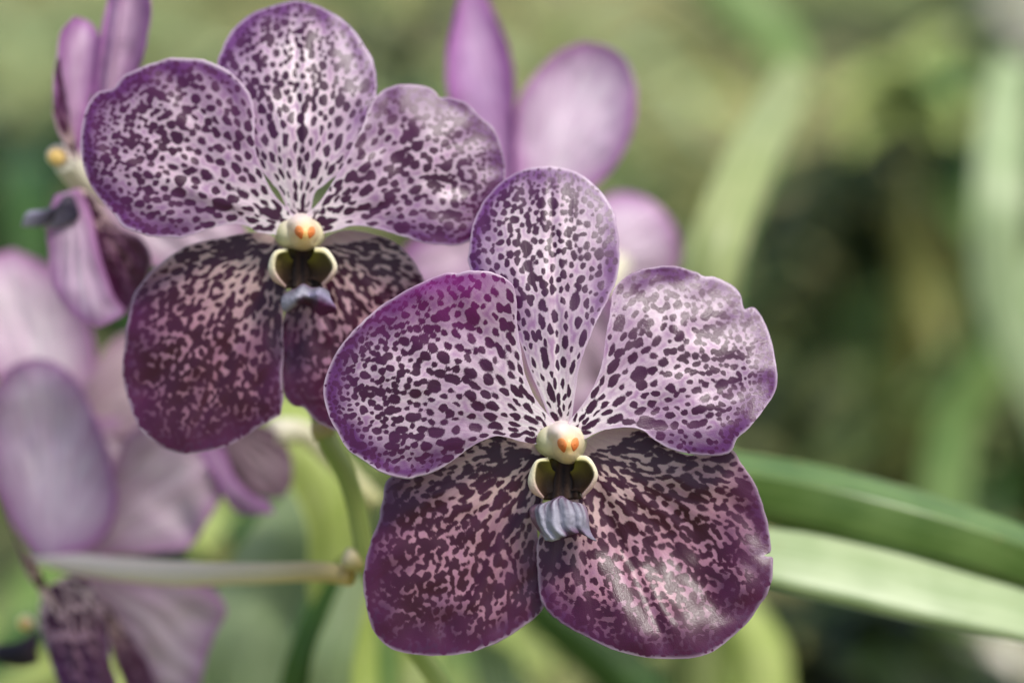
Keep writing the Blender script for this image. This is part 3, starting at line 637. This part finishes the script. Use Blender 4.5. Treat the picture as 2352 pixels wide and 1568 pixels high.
def left_side_flower():
    c0 = (170, 400); root, k = flower_root(c0, .065)
    tag(root, 'side-on purple flower at upper left, blurred, cream column and dark lip pointing left', 'flower', 'blurred orchid flowers behind')
    B = dict(k=k, **LOW)
    pm = petal('petal', root, c0, ZL([(305, 660), (248, 545), (232, 440), (232, 330), (246, 230), (262, 135)]), ZL([(350, 690), (352, 560), (388, 420), (415, 280), (425, 170), (385, 98)]), ZL([(318, 70)])[0], 'petal', seed=91, h=(0, 10, -40), cup=46, twist=-60, reverse=True, back=PINKB, **B)
    petal('rolled_margin', pm, c0, ZL([(305, 670), (240, 545), (222, 430), (226, 330), (238, 262)]), ZL([(335, 690), (322, 600), (302, 500), (282, 400), (264, 320)]), ZL([(256, 240)])[0], 'sepal', seed=92, h=(30, 40, -10), cup=10, **B)
    petal('dorsal_sepal', root, c0, ZL([(430, 560), (400, 380), (425, 180), (455, 20), (490, -90)]), ZL([(500, 500), (590, 300), (635, 120), (640, 0), (610, -90)]), ZL([(550, -130)])[0], 'dorsal', seed=93, h=(-20, 0, -30), cup=50, reverse=True, back=PINKB, fold=lambda A, C, r: 34 * np.exp(-((C + .25) / .18) ** 2), **B)
    petal('lateral_sepal', root, c0, ZL([(235, 830), (208, 900), (198, 1000), (222, 1200), (300, 1330)]), ZL([(335, 800), (385, 900), (430, 1100), (490, 1260), (530, 1330)]), ZL([(420, 1395)])[0], 'sepal', seed=94, h=(0, 10, 20), cup=-20, twist=30, reverse=True, **B)
    petal('lateral_sepal', root, c0, ZL([(335, 800), (370, 950), (425, 1150), (490, 1300)]), ZL([(400, 830), (500, 960), (605, 1020), (645, 1110), (610, 1230)]), ZL([(540, 1345)])[0], 'sepal', seed=95, h=(-10, 20, -20), cup=30, **B)
    petal('petal', root, c0, ZL([(350, 760), (520, 840), (720, 890), (900, 900), (1010, 930)]), ZL([(350, 800), (480, 1010), (640, 1130), (840, 1140), (980, 1080)]), ZL([(1060, 1000)])[0], 'petal', seed=96, h=(-60, -10, -20), cup=10, reverse=True, back=dict(mid=lin(240, 228, 234), edge=lin(208, 170, 202), white=lin(250, 246, 248)), **B)
    bud_column(root, c0, k, 138, 358, 27, 0)
    lip = loft('lip', root, c0, [[(175, 470, 0), (165, 450, 10), (145, 455, 20), (140, 490, 10)], [(180, 500, 10), (160, 470, 26), (130, 474, 36), (120, 506, 20)], [(140, 520, 10), (120, 486, 30), (96, 488, 36), (90, 520, 20)], [(100, 525, 6), (80, 490, 20), (60, 492, 24), (50, 520, 10)]],
               [lin(60, 50, 66), lin(44, 40, 58), lin(120, 114, 140), lin(186, 180, 204)], M_LIP, nu=16, nv=16, thick=5, k=k)
    P = lambda x, y, hh: ((x - c0[0]) * S * k, -hh * S * k, -(y - c0[1]) * S * k)
    tube('pedicel', root, [P(150, 370, 0), P(200, 430, -60), P(330, 520, -160), P(560, 700, -220)], [.004, .0032, .0028, .0028], M_SOFT, [CREAM, lin(224, 216, 190), lin(190, 190, 130)])

def lower_left_flowers():
    # nearer one, seen from behind, with its long cream pedicel
    c0 = (110, 1290); root, k = flower_root(c0, .11)
    tag(root, 'lilac flower at lower left seen from behind, blurred, with long cream stalk to the stem', 'flower', 'blurred orchid flowers behind')
    B = dict(k=k, **LOW)
    petal('dorsal_sepal', root, c0, [(80, 1275), (20, 1190), (-20, 1080), (-30, 960), (-5, 880), (30, 838)], [(150, 1275), (215, 1255), (262, 1200), (268, 1110), (238, 1000), (190, 895), (140, 840)], (85, 822), 'dorsal', seed=101, h=(0, -30, -10), cup=50, twist=20, reverse=True, **B)
    petal('petal', root, c0, ZF([(200, 1120), (320, 1000), (400, 800), (480, 660), (600, 640), (720, 700)]), ZF([(230, 1150), (400, 1110), (560, 1105), (680, 1080), (750, 980), (800, 880)]), ZF([(790, 780)])[0], 'petal', seed=102, h=(-50, -20, -30), cup=24, reverse=True, back=GREYB, **B)
    petal('petal', root, c0, ZF([(130, 1130), (70, 1080), (20, 960), (-20, 840), (-40, 760)]), ZF([(215, 1330), (150, 1260), (90, 1160), (50, 1040), (10, 940)]), ZF([(-30, 840)])[0], 'sepal', seed=103, h=(110, 210, 0), cup=-40, twist=-40, **B)
    petal('lateral_sepal', root, c0, ZF([(150, 1230), (140, 1340), (170, 1460), (210, 1570), (260, 1680)]), ZF([(230, 1185), (300, 1195), (355, 1260), (392, 1380), (396, 1490), (420, 1600)]), ZF([(350, 1720)])[0], 'sepal', seed=104, h=(60, 220, 0), cup=-40, twist=-20, **B)
    petal('lateral_sepal', root, c0, ZF([(240, 1180), (330, 1280), (420, 1420), (500, 1560), (580, 1680)]), ZF([(330, 1170), (540, 1185), (710, 1195), (812, 1300), (770, 1400), (730, 1520)]), ZF([(690, 1700)])[0], 'sepal', seed=105, h=(-30, -10, -20), cup=26, reverse=True, back=GREYB, **B)
    pm = petal('petal', root, c0, ZF([(330, 1270), (380, 1400), (440, 1560), (480, 1680)]), ZF([(380, 1280), (470, 1390), (540, 1500), (570, 1600)]), ZF([(550, 1720)])[0], 'sepal', seed=106, h=(-10, 10, 0), cup=-16, twist=20, **B)
    P = lambda x, y, hh: ((x - c0[0]) * S * k, -hh * S * k, -(y - c0[1]) * S * k)
    tube('pedicel', root, [P(70, 1286, -14), P(105, 1288, 2), P(200, 1290, 70), P(400, 1298, 190), P(600, 1288, 300), P(760, 1276, 390), P(836, 1282, 436)], [.0008, .0032, .0036, .0034, .0030, .0027, .0026], M_SOFT,
         [IVORY, lin(248, 238, 224), lin(246, 236, 216), lin(238, 228, 190), lin(222, 200, 130)])
    lip = loft('lip', root, c0, [[(90, 1440, 0), (88, 1470, 10), (86, 1500, 10), (90, 1520, 0)], [(50, 1470, 14), (48, 1490, 26), (46, 1510, 24), (50, 1530, 8)], [(0, 1480, 10), (-4, 1496, 20), (-4, 1510, 20), (0, 1520, 6)], [(-40, 1470, 6), (-42, 1480, 10), (-42, 1490, 10), (-40, 1500, 4)]],
               [lin(80, 64, 80), lin(36, 32, 46), lin(30, 28, 40), lin(120, 114, 140)], M_LIP, nu=14, nv=14, thick=6, k=k)
    bud_column(root, c0, k, 62, 1430, 18, 0)
    # farther pale flower
    c0 = (120, 900); root, k = flower_root(c0, .14)
    tag(root, 'palest flower, far left, strongly blurred whitish pink petals behind the side-on flower', 'flower', 'blurred orchid flowers behind')
    B['k'] = k
    petal('petal', root, c0, [(110, 960), (20, 900), (-60, 780), (-80, 660), (-40, 600)], [(170, 950), (220, 860), (210, 760), (170, 670), (110, 610)], (30, 572), 'petal', seed=111, h=(0, -10, -60), cup=40, reverse=True, back=dict(mid=lin(238, 224, 230), edge=lin(190, 130, 182), white=lin(250, 246, 248)), **B)
    petal('petal', root, c0, [(170, 960), (210, 860), (250, 790), (310, 760)], [(190, 1000), (300, 1000), (380, 930), (400, 850)], (370, 790), 'petal', seed=112, h=(0, -10, -20), cup=30, reverse=True, back=dict(mid=lin(206, 186, 188), edge=lin(190, 160, 176), white=lin(222, 212, 208)), **B)
    petal('lateral_sepal', root, c0, [(160, 980), (200, 1050), (260, 1130), (340, 1190)], [(220, 960), (340, 960), (430, 1010), (450, 1100)], (420, 1180), 'sepal', seed=113, h=(0, 0, -20), cup=20, reverse=True, back=GREYB, **B)
    tube('pedicel', root, [(.01, .006, -.01), (.02, .02, -.02), (.03, .04, -.05)], [.004, .003, .003], M_SOFT, [CREAM, lin(200, 200, 140)])
    # dim flower below the upper flower
    c0 = (540, 1090); root, k = flower_root(c0, .11)
    tag(root, 'dim mauve flower under the upper flower, blurred, pink curled edge above a green gap', 'flower', 'blurred orchid flowers behind')
    B['k'] = k
    petal('petal', root, c0, ZF([(700, 720), (760, 820), (800, 900), (860, 960)]), ZF([(800, 720), (850, 840), (900, 890), (960, 915)]), ZF([(985, 960)])[0], 'petal', seed=121, h=(0, 30, 20), cup=-20, reverse=True, back=PINKB, **B)
    petal('petal', root, c0, ZF([(760, 700), (820, 800), (880, 880), (960, 900)]), ZF([(860, 620), (980, 660), (1040, 740), (1050, 840)]), ZF([(1020, 900)])[0], 'sepal', seed=122, h=(-40, -30, 0), cup=-20, reverse=True, back=dict(mid=lin(150, 130, 138), edge=lin(120, 96, 110), white=lin(170, 150, 156)), **B)
    tube('pedicel', root, [(.01, .01, .012), (.02, .02, .01), (.04, .02, -.01)], [.004, .003, .003], M_SOFT, [CREAM, lin(200, 200, 140)])

right_back_flower(); left_side_flower(); lower_left_flowers()

# ------------------------------------------------------------------ stalk and strap leaves
G_STEM = leaf_material('green_stem', lin(150, 172, 84), lin(186, 200, 120), .4, .1)
G_DARK = leaf_material('deep_green_leaf', lin(44, 76, 24), lin(66, 100, 40))
G_DEEP = leaf_material('deep_strap_leaf', lin(80, 110, 48), lin(110, 138, 74), .32, .12, .5)
G_MID = leaf_material('mid_green_leaf', lin(104, 138, 70), lin(134, 160, 92))
G_PALE = leaf_material('pale_green_leaf', lin(154, 176, 126), lin(178, 196, 150))
G_SAGE = leaf_material('sage_leaf', lin(150, 166, 104), lin(172, 182, 126))
G_LIME = leaf_material('lime_leaf', lin(172, 192, 98), lin(196, 208, 134), transl=.3)
G_OLIVE = leaf_material('olive_leaf', lin(118, 122, 58), lin(142, 142, 80))
G_YOL = leaf_material('yellow_olive_leaf', lin(150, 146, 40), lin(170, 160, 60))
G_BLACK = leaf_material('gap_shade_leaf', lin(24, 38, 12), lin(38, 54, 18), spec=.3)  # near-black leaf colour paints in the shade of gaps between foliage

def blade(name, parent, P3, side, hw, mat, prof, nrm, nu=30, thick=.0016, nv=21):
    """solid strap leaf along P3 (n x 3). prof: list of (across -1..1, depth factor of half width along nrm)"""
    w = np.linspace(0, 1, nu); P = spline(P3, w); h = np.interp(w, np.linspace(0, 1, len(hw)), hw)
    pc = spline(prof, nv)
    sd = spline(side, w) if len(np.shape(side)) == 2 else np.repeat(np.array(side)[None], nu, 0)
    nn = spline(nrm, w) if len(np.shape(nrm)) == 2 else np.repeat(np.array(nrm)[None], nu, 0)
    F = P[:, None] + h[:, None, None] * (sd[:, None] * pc[None, :, 0:1] + nn[:, None] * pc[None, :, 1:2])
    tk = thick * (1 - .8 * np.abs(pc[:, 0]) ** 4)
    Bk = F + nn[:, None] * tk[None, :, None]
    n = nu * nv
    e1 = np.r_[np.arange(nu) * nv, (nu - 1) * nv + np.arange(1, nv), (np.arange(nu - 1) * nv + nv - 1)[::-1], np.arange(1, nv - 1)[::-1]]
    e2 = np.roll(e1, -1)
    faces = np.vstack([grid_faces(nu, nv), grid_faces(nu, nv, n, True), np.stack([e2, e1, e1 + n, e2 + n], -1)])
    me = bpy.data.meshes.new(name); me.from_pydata(np.vstack([F.reshape(-1, 3), Bk.reshape(-1, 3)]).tolist(), [], faces.tolist())
    ln = np.r_[0, np.cumsum(np.linalg.norm(np.diff(P, axis=0), axis=1))] * 100
    fl = np.stack([np.broadcast_to(pc[None, :, 0] * h[:, None] * 100, (nu, nv)), np.broadcast_to(ln[:, None], (nu, nv)), np.full((nu, nv), P[0][0] * 40)], -1).reshape(-1, 3)
    set_attr(me, 'flat', np.vstack([fl, fl]), 'FLOAT_VECTOR')
    return link(name, me, mat, parent)

def near_leaf(parent, pts, off, hw, mat, prof, name='leaf'):
    """strap leaf along picture points lying `off` metres back (number or list); hw in picture units; depth away from the viewer"""
    n = len(pts); off = off if hasattr(off, '__len__') else [off] * n
    P3 = np.array([Pt(x, y, o) for (x, y), o in zip(pts, off)])
    T = np.gradient(P3, axis=0); T /= np.linalg.norm(T, axis=1, keepdims=True)
    sd = np.cross(T, np.array(FW)); sd /= np.linalg.norm(sd, axis=1, keepdims=True)      # across the blade
    sd *= np.sign(sd[:, 2:3].sum() or 1) * -1                                            # -1 side is the upper one
    k = np.array([(D + o) / D for o in off]) * S
    return blade(name, parent, P3, sd, np.array(hw) * k if len(hw) == n else np.interp(np.linspace(0, 1, n), np.linspace(0, 1, len(hw)), hw) * k, mat, prof, np.array(FW))

def plant_root(x, y, off, label, name='strap_leaf_plant', group='strap-leaved plants behind the flowers', stem_r=.006, top=None):
    p = Pt(x, y, off); g = Vector((p.x, p.y, -.1))
    r = empty(name, g); tag(r, label, 'plant', group)
    return r, p - g

def world_child(o, root):
    o.parent = root; o.matrix_parent_inverse = Matrix.Translation(-root.location)
    return o

# inflorescence stalk
st = tube('flower_stalk', None, [Pt(690, 640, .052), Pt(712, 820, .050), Pt(742, 985, .046), Pt(795, 1090, .048), Pt(824, 1190, .052), Pt(846, 1300, .055), Pt(900, 1420, .06), Pt(985, 1530, .065), Pt(1080, 1680, .07), Pt(1160, 1900, .09)],
          [.0024, .0026, .0027, .0027, .0028, .0030, .0030, .0031, .0032], G_STEM)
tag(st, 'slim yellow-green flower stalk curving down between the two open flowers', 'stalk')

for p, q, rr in ((Pt(846, 1300, .055), Pt(792, 1276, .053), (.0018, .0026, .0030, .0024)), (Pt(748, 1005, .046), Pt(730, 955, .046), (.0029, .0033, .0028, .0012))):
    tube('bract', st, [p, p.lerp(q, .35), p.lerp(q, .7), q], rr, M_SOFT, [lin(190, 190, 118), lin(224, 208, 146), lin(238, 226, 186)], nu=14)
FLATP = [(-1, .25), (0, 0), (1, .25)]
# right: two long leaves
r, top = plant_root(2800, 1650, .10, 'plant with two long arching strap leaves, deep green over pale green, right of lower flower')
tube('stem', r, [(0, 0, -.02), (0, 0, .5), tuple(top + Vector((0, 0, .03)))], [.012, .010, .008], G_MID)
for a in (dict(pts=[(1420, 1060), (1560, 1078), (1740, 1122), (1960, 1170), (2200, 1235), (2420, 1310), (2640, 1420), (2790, 1580)], off=[.11, .10, .095, .09, .09, .095, .10, .10], hw=[6, 64, 82, 80, 78, 74, 66, 40], mat=G_DEEP, prof=[(-1, 1.5), (-.72, .72), (-.5, .12), (-.44, 0), (-.36, 0), (.2, .06), (.7, .2), (1, .5)]),
          dict(pts=[(1450, 1248), (1600, 1262), (1790, 1288), (2000, 1333), (2200, 1383), (2420, 1440), (2640, 1530), (2790, 1640)], off=[.095, .085, .08, .08, .08, .085, .09, .10], hw=[6, 58, 72, 72, 64, 54, 48, 36], mat=G_PALE, prof=[(-1, 1.5), (-.3, .75), (.3, .22), (.7, 0), (1, .25)])):
    world_child(near_leaf(None, **a), r)
# bottom centre: crowded leaves
r, top = plant_root(820, 2000, .16, 'crowded pale green strap leaves rising behind the flower stalk, lower middle')
tube('stem', r, [(0, 0, -.02), (0, 0, .4), tuple(top)], [.012, .011, .010], G_MID)
for a in (dict(pts=[(540, 930), (640, 985), (720, 1060), (770, 1160), (775, 1300), (800, 1500), (820, 1900)], off=[.17, .155, .15, .15, .155, .16, .16], hw=[50, 78, 88, 84, 70, 56, 40], mat=G_LIME, prof=[(-1, .8), (0, .1), (1, .2)]),
          dict(pts=[(790, 1080), (700, 1200), (610, 1330), (560, 1470), (560, 1640), (700, 1950)], off=[.18, .175, .17, .165, .165, .16], hw=[60, 100, 110, 105, 90, 50], mat=G_PALE, prof=[(-1, 1.2), (-.1, .4), (1, .0)]),
          dict(pts=[(800, 1290), (740, 1410), (690, 1540), (680, 1700), (790, 1950)], off=[.14, .14, .14, .145, .16], hw=[20, 36, 44, 44, 30], mat=G_DARK, prof=FLATP),
          dict(pts=[(830, 1300), (790, 1420), (760, 1540), (760, 1700), (810, 1950)], off=[.13, .13, .13, .14, .16], hw=[26, 44, 52, 50, 30], mat=G_PALE, prof=FLATP),
          dict(pts=[(840, 1330), (860, 1430), (870, 1560), (860, 1720), (830, 1950)], off=[.17, .17, .17, .17, .16], hw=[30, 46, 52, 50, 30], mat=G_MID, prof=FLATP),
          dict(pts=[(980, 1380), (960, 1480), (930, 1600), (880, 1780), (840, 1960)], off=[.20, .20, .19, .18, .16], hw=[40, 60, 66, 56, 30], mat=G_LIME, prof=FLATP)):
    world_child(near_leaf(None, **a), r)
# bottom, right of centre
r, top = plant_root(1500, 2050, .30, 'plant with a deep green and a lime strap leaf, blurred below the lower flower')
tube('stem', r, [(0, 0, -.02), (0, 0, .4), tuple(top)], [.012, .011, .010], G_MID)
for a in (dict(pts=[(1160, 1290), (1260, 1400), (1380, 1500), (1480, 1620), (1510, 1850), (1505, 2030)], off=.30, hw=[40, 66, 74, 70, 56, 40], mat=G_DARK, prof=[(-1, .5), (0, 0), (1, .4)]),
          dict(pts=[(1600, 1330), (1690, 1430), (1740, 1560), (1700, 1760), (1540, 2030)], off=.32, hw=[50, 84, 92, 76, 40], mat=G_LIME, prof=[(-1, .4), (0, 0), (1, .5)]),
          dict(pts=[(1060, 1380), (1120, 1480), (1160, 1600), (1260, 1800), (1490, 2040)], off=.38, hw=[50, 60, 60, 56, 40], mat=G_PALE, prof=FLATP)):
    world_child(near_leaf(None, **a), r)
# tall pale leaves right of centre
r, top = plant_root(1600, 2100, .34, 'plant with two tall pale strap leaves, the farther one bent over at top')
tube('stem', r, [(0, 0, -.02), (0, 0, .3), tuple(top)], [.012, .011, .010], G_MID)
for a in (dict(pts=[(1838, 150), (1815, 200), (1785, 258), (1740, 340), (1690, 450), (1650, 570), (1620, 720), (1600, 1000), (1595, 1500), (1600, 2080)], off=[.46, .40, .33, .28, .25, .23, .23, .25, .30, .34], hw=[34, 48, 54, 58, 62, 62, 62, 60, 54, 40], mat=G_SAGE, prof=[(-1, .5), (0, 0), (1, .5)]),
          dict(pts=[(1560, -150), (1660, -45), (1745, 40), (1810, 110), (1820, 190), (1770, 300), (1700, 470), (1650, 640), (1620, 1000), (1610, 1500), (1605, 2080)], off=[.60, .60, .60, .60, .60, .58, .54, .5, .46, .4, .35], hw=[40, 58, 66, 60, 46, 40, 40, 40, 40, 40, 34], mat=G_MID, prof=[(-1, .6), (0, .1), (1, .0)])):
    world_child(near_leaf(None, **a), r)
# right edge
r, top = plant_root(2340, 2150, .55, 'plant with an upright minty strap leaf along the right edge, strongly blurred')
tube('stem', r, [(0, 0, -.02), (0, 0, .3), tuple(top)], [.012, .011, .010], G_MID)
for a in (dict(pts=[(2330, 120), (2310, 260), (2300, 450), (2300, 640), (2345, 800), (2440, 1000), (2480, 1500), (2345, 2130)], off=[.6, .56, .52, .52, .52, .52, .55, .55], hw=[40, 54, 62, 58, 50, 44, 44, 36], mat=G_PALE, prof=FLATP),
          dict(pts=[(2420, 560), (2360, 700), (2280, 850), (2190, 1000), (2180, 1400), (2320, 2130)], off=[.62, .6, .6, .6, .58, .55], hw=[30, 50, 60, 60, 50, 36], mat=G_MID, prof=FLATP)):
    world_child(near_leaf(None, **a), r)

# ------------------------------------------------------------------ clumps farther back in the garden
def clump(x, y, off, n, length, mats, seed, label, width=.016, spread=1.0, up=.9, arch=1.0):
    rng = np.random.RandomState(seed)
    p = Pt(x, y, off); base = Vector((p.x, p.y, -.1))
    r = empty('garden_plant', base); tag(r, label, 'plant', 'plants far back in the garden')
    hgt = max(.05, p.z + .1 - length * .05)
    tube('stem', r, [(0, 0, -.03), (.01, 0, hgt * .5), (0, 0, hgt)], [.012, .011, .009], G_OLIVE, nu=8, nv=8)
    for i in range(n):
        az = i * 2.39996 + rng.rand() * .6; el = up * (.5 + .6 * rng.rand()); L = length * (.7 + .5 * rng.rand()); t0 = max(.04, hgt - length * .6 * (i / n))
        d = np.array([math.cos(az), math.sin(az), 0]); P3 = []
        for s in np.linspace(0, 1, 6):
            P3.append(np.array([0, 0, t0]) + d * L * spread * s * (.75 + .2 * s) + np.array([0, 0, L * (math.sin(el) * s - arch * .75 * s * s)]))
        P3 = np.array(P3); T = np.gradient(P3, axis=0); T /= np.linalg.norm(T, axis=1, keepdims=True)
        sd = np.cross(T, [0, 0, 1.]); sd /= np.linalg.norm(sd, axis=1, keepdims=True); nr = np.cross(T, sd)
        blade('leaf', r, P3, sd, np.array([.6, .95, 1., .9, .65, .12]) * width, mats[i % len(mats)], [(-1, -.3), (0, 0), (1, -.3)], nr, nu=10, nv=7)
    return r

FAR = [
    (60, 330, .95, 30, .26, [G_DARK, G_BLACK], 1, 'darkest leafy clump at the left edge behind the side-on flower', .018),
    (60, 60, 2.4, 14, .34, [G_SAGE, G_PALE], 2, 'pale olive clump in the top left corner, blurred', .022),
    (470, 60, 2.6, 16, .42, [G_OLIVE, G_SAGE], 3, 'olive clump behind the top of the upper flower', .022),
    (930, 50, 1.3, 16, .30, [G_BLACK, G_DARK, G_OLIVE], 4, 'dark narrow clump right of the upper flower top', .016),
    (1260, 40, 2.6, 14, .46, [G_PALE, G_LIME], 5, 'light green clump at top centre behind the lilac petal', .024),
    (2000, 330, 1.5, 32, .34, [G_DARK, G_OLIVE, G_MID], 7, 'dark shaded clump at upper right between the pale leaves', .017),
    (2130, 400, 1.7, 30, .34, [G_DARK, G_OLIVE], 21, 'blackish clump beside the minty right edge leaf, upper right', .018),
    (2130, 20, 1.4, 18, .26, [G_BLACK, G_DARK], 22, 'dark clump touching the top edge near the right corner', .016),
    (2100, 150, 1.2, 14, .07, [G_LIME, G_LIME, G_MID], 8, 'small bright lime clump near the top right', .018),
    (2180, 490, 1.5, 10, .20, [G_OLIVE, G_DARK, G_YOL], 9, 'yellow-olive clump beside the minty right edge leaf', .016),
    (1840, 720, 1.9, 24, .36, [G_OLIVE, G_DARK, G_SAGE], 10, 'grey-green clump right of the tall pale leaf', .014),
    (2420, 720, 1.3, 16, .24, [G_DARK, G_MID], 11, 'green clump at the right edge above the long leaves', .015),
    (1850, 1440, .55, 22, .13, [G_BLACK], 12, 'black-green clump put in as the shade of the gap under the long pale leaf', .018),
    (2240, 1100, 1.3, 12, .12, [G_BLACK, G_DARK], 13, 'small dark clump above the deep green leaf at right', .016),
    (520, 1205, .42, 14, .18, [G_DARK, G_LIME], 14, 'deep green clump in the gap above the cream stalk', .018),
    (330, 900, .9, 12, .3, [G_OLIVE, G_MID], 15, 'dull clump hidden behind the lower left flowers', .018),
    (1160, 1560, .9, 14, .22, [G_LIME, G_MID, G_DARK], 16, 'mixed green clump under the lower flower at the bottom', .016),
    (30, 1560, .6, 12, .18, [G_YOL, G_LIME, G_DARK], 17, 'yellow-green clump in the bottom left corner', .016),
]
for f in FAR: clump(f[0], f[1], f[2], f[3], f[4], f[5], f[6], f[7], width=f[8])

# pale stones added on the ground in the gaps, for bright blurred discs
def stone(x, y, rad, seed, label):
    d = (Pt(x, y, 0) - CAM).normalized(); t = (CAM.z + .07) / -d.z; c = CAM + d * t
    rng = np.random.RandomState(seed); nu, nv = 12, 18; V = []
    for i in range(nu):
        for j in range(nv):
            a = math.pi * i / (nu - 1); b = 2 * math.pi * j / nv; v = np.array([math.sin(a) * math.cos(b), math.sin(a) * math.sin(b), math.cos(a) * .7])
            V.append(v * rad * (1 + .12 * math.sin(3 * b + seed) * math.sin(a) + .08 * math.sin(5 * a + b * 2)))
    f = [(i * nv + j, i * nv + (j + 1) % nv, (i + 1) * nv + (j + 1) % nv, (i + 1) * nv + j) for i in range(nu - 1) for j in range(nv)]
    me = bpy.data.meshes.new('stone'); me.from_pydata([tuple(v) for v in V], [], f)
    o = link('stone', me, M_STONE); o.location = c; tag(o, label, 'stone', 'pale stones on the ground')
def stone_material():
    m, nt, N, P, O = newmat('pale_stone'); tc = node(nt, 'ShaderNodeTexCoord')
    n = node(nt, 'ShaderNodeTexNoise', i_Scale=30., i_Detail=6.); nt.links.new(tc.outputs['Object'], n.inputs['Vector'])
    nt.links.new(mixc(nt, ramp(nt, n.outputs['Fac'], .35, .65), lin(196, 190, 170), lin(232, 228, 214)), P.inputs['Base Color']); P.inputs['Roughness'].default_value = .8
    return m
M_STONE = stone_material()
stone(2140, 905, .06, 1, 'pale round stone added on the ground in place of a highlight, blurred to a disc above the long leaves')
stone(2260, 1560, .09, 2, 'larger pale stone at the lower right, blurred below the long pale leaf')
stone(2350, 95, .17, 3, 'white boulder added for a bright spot, blurred in the top right corner')
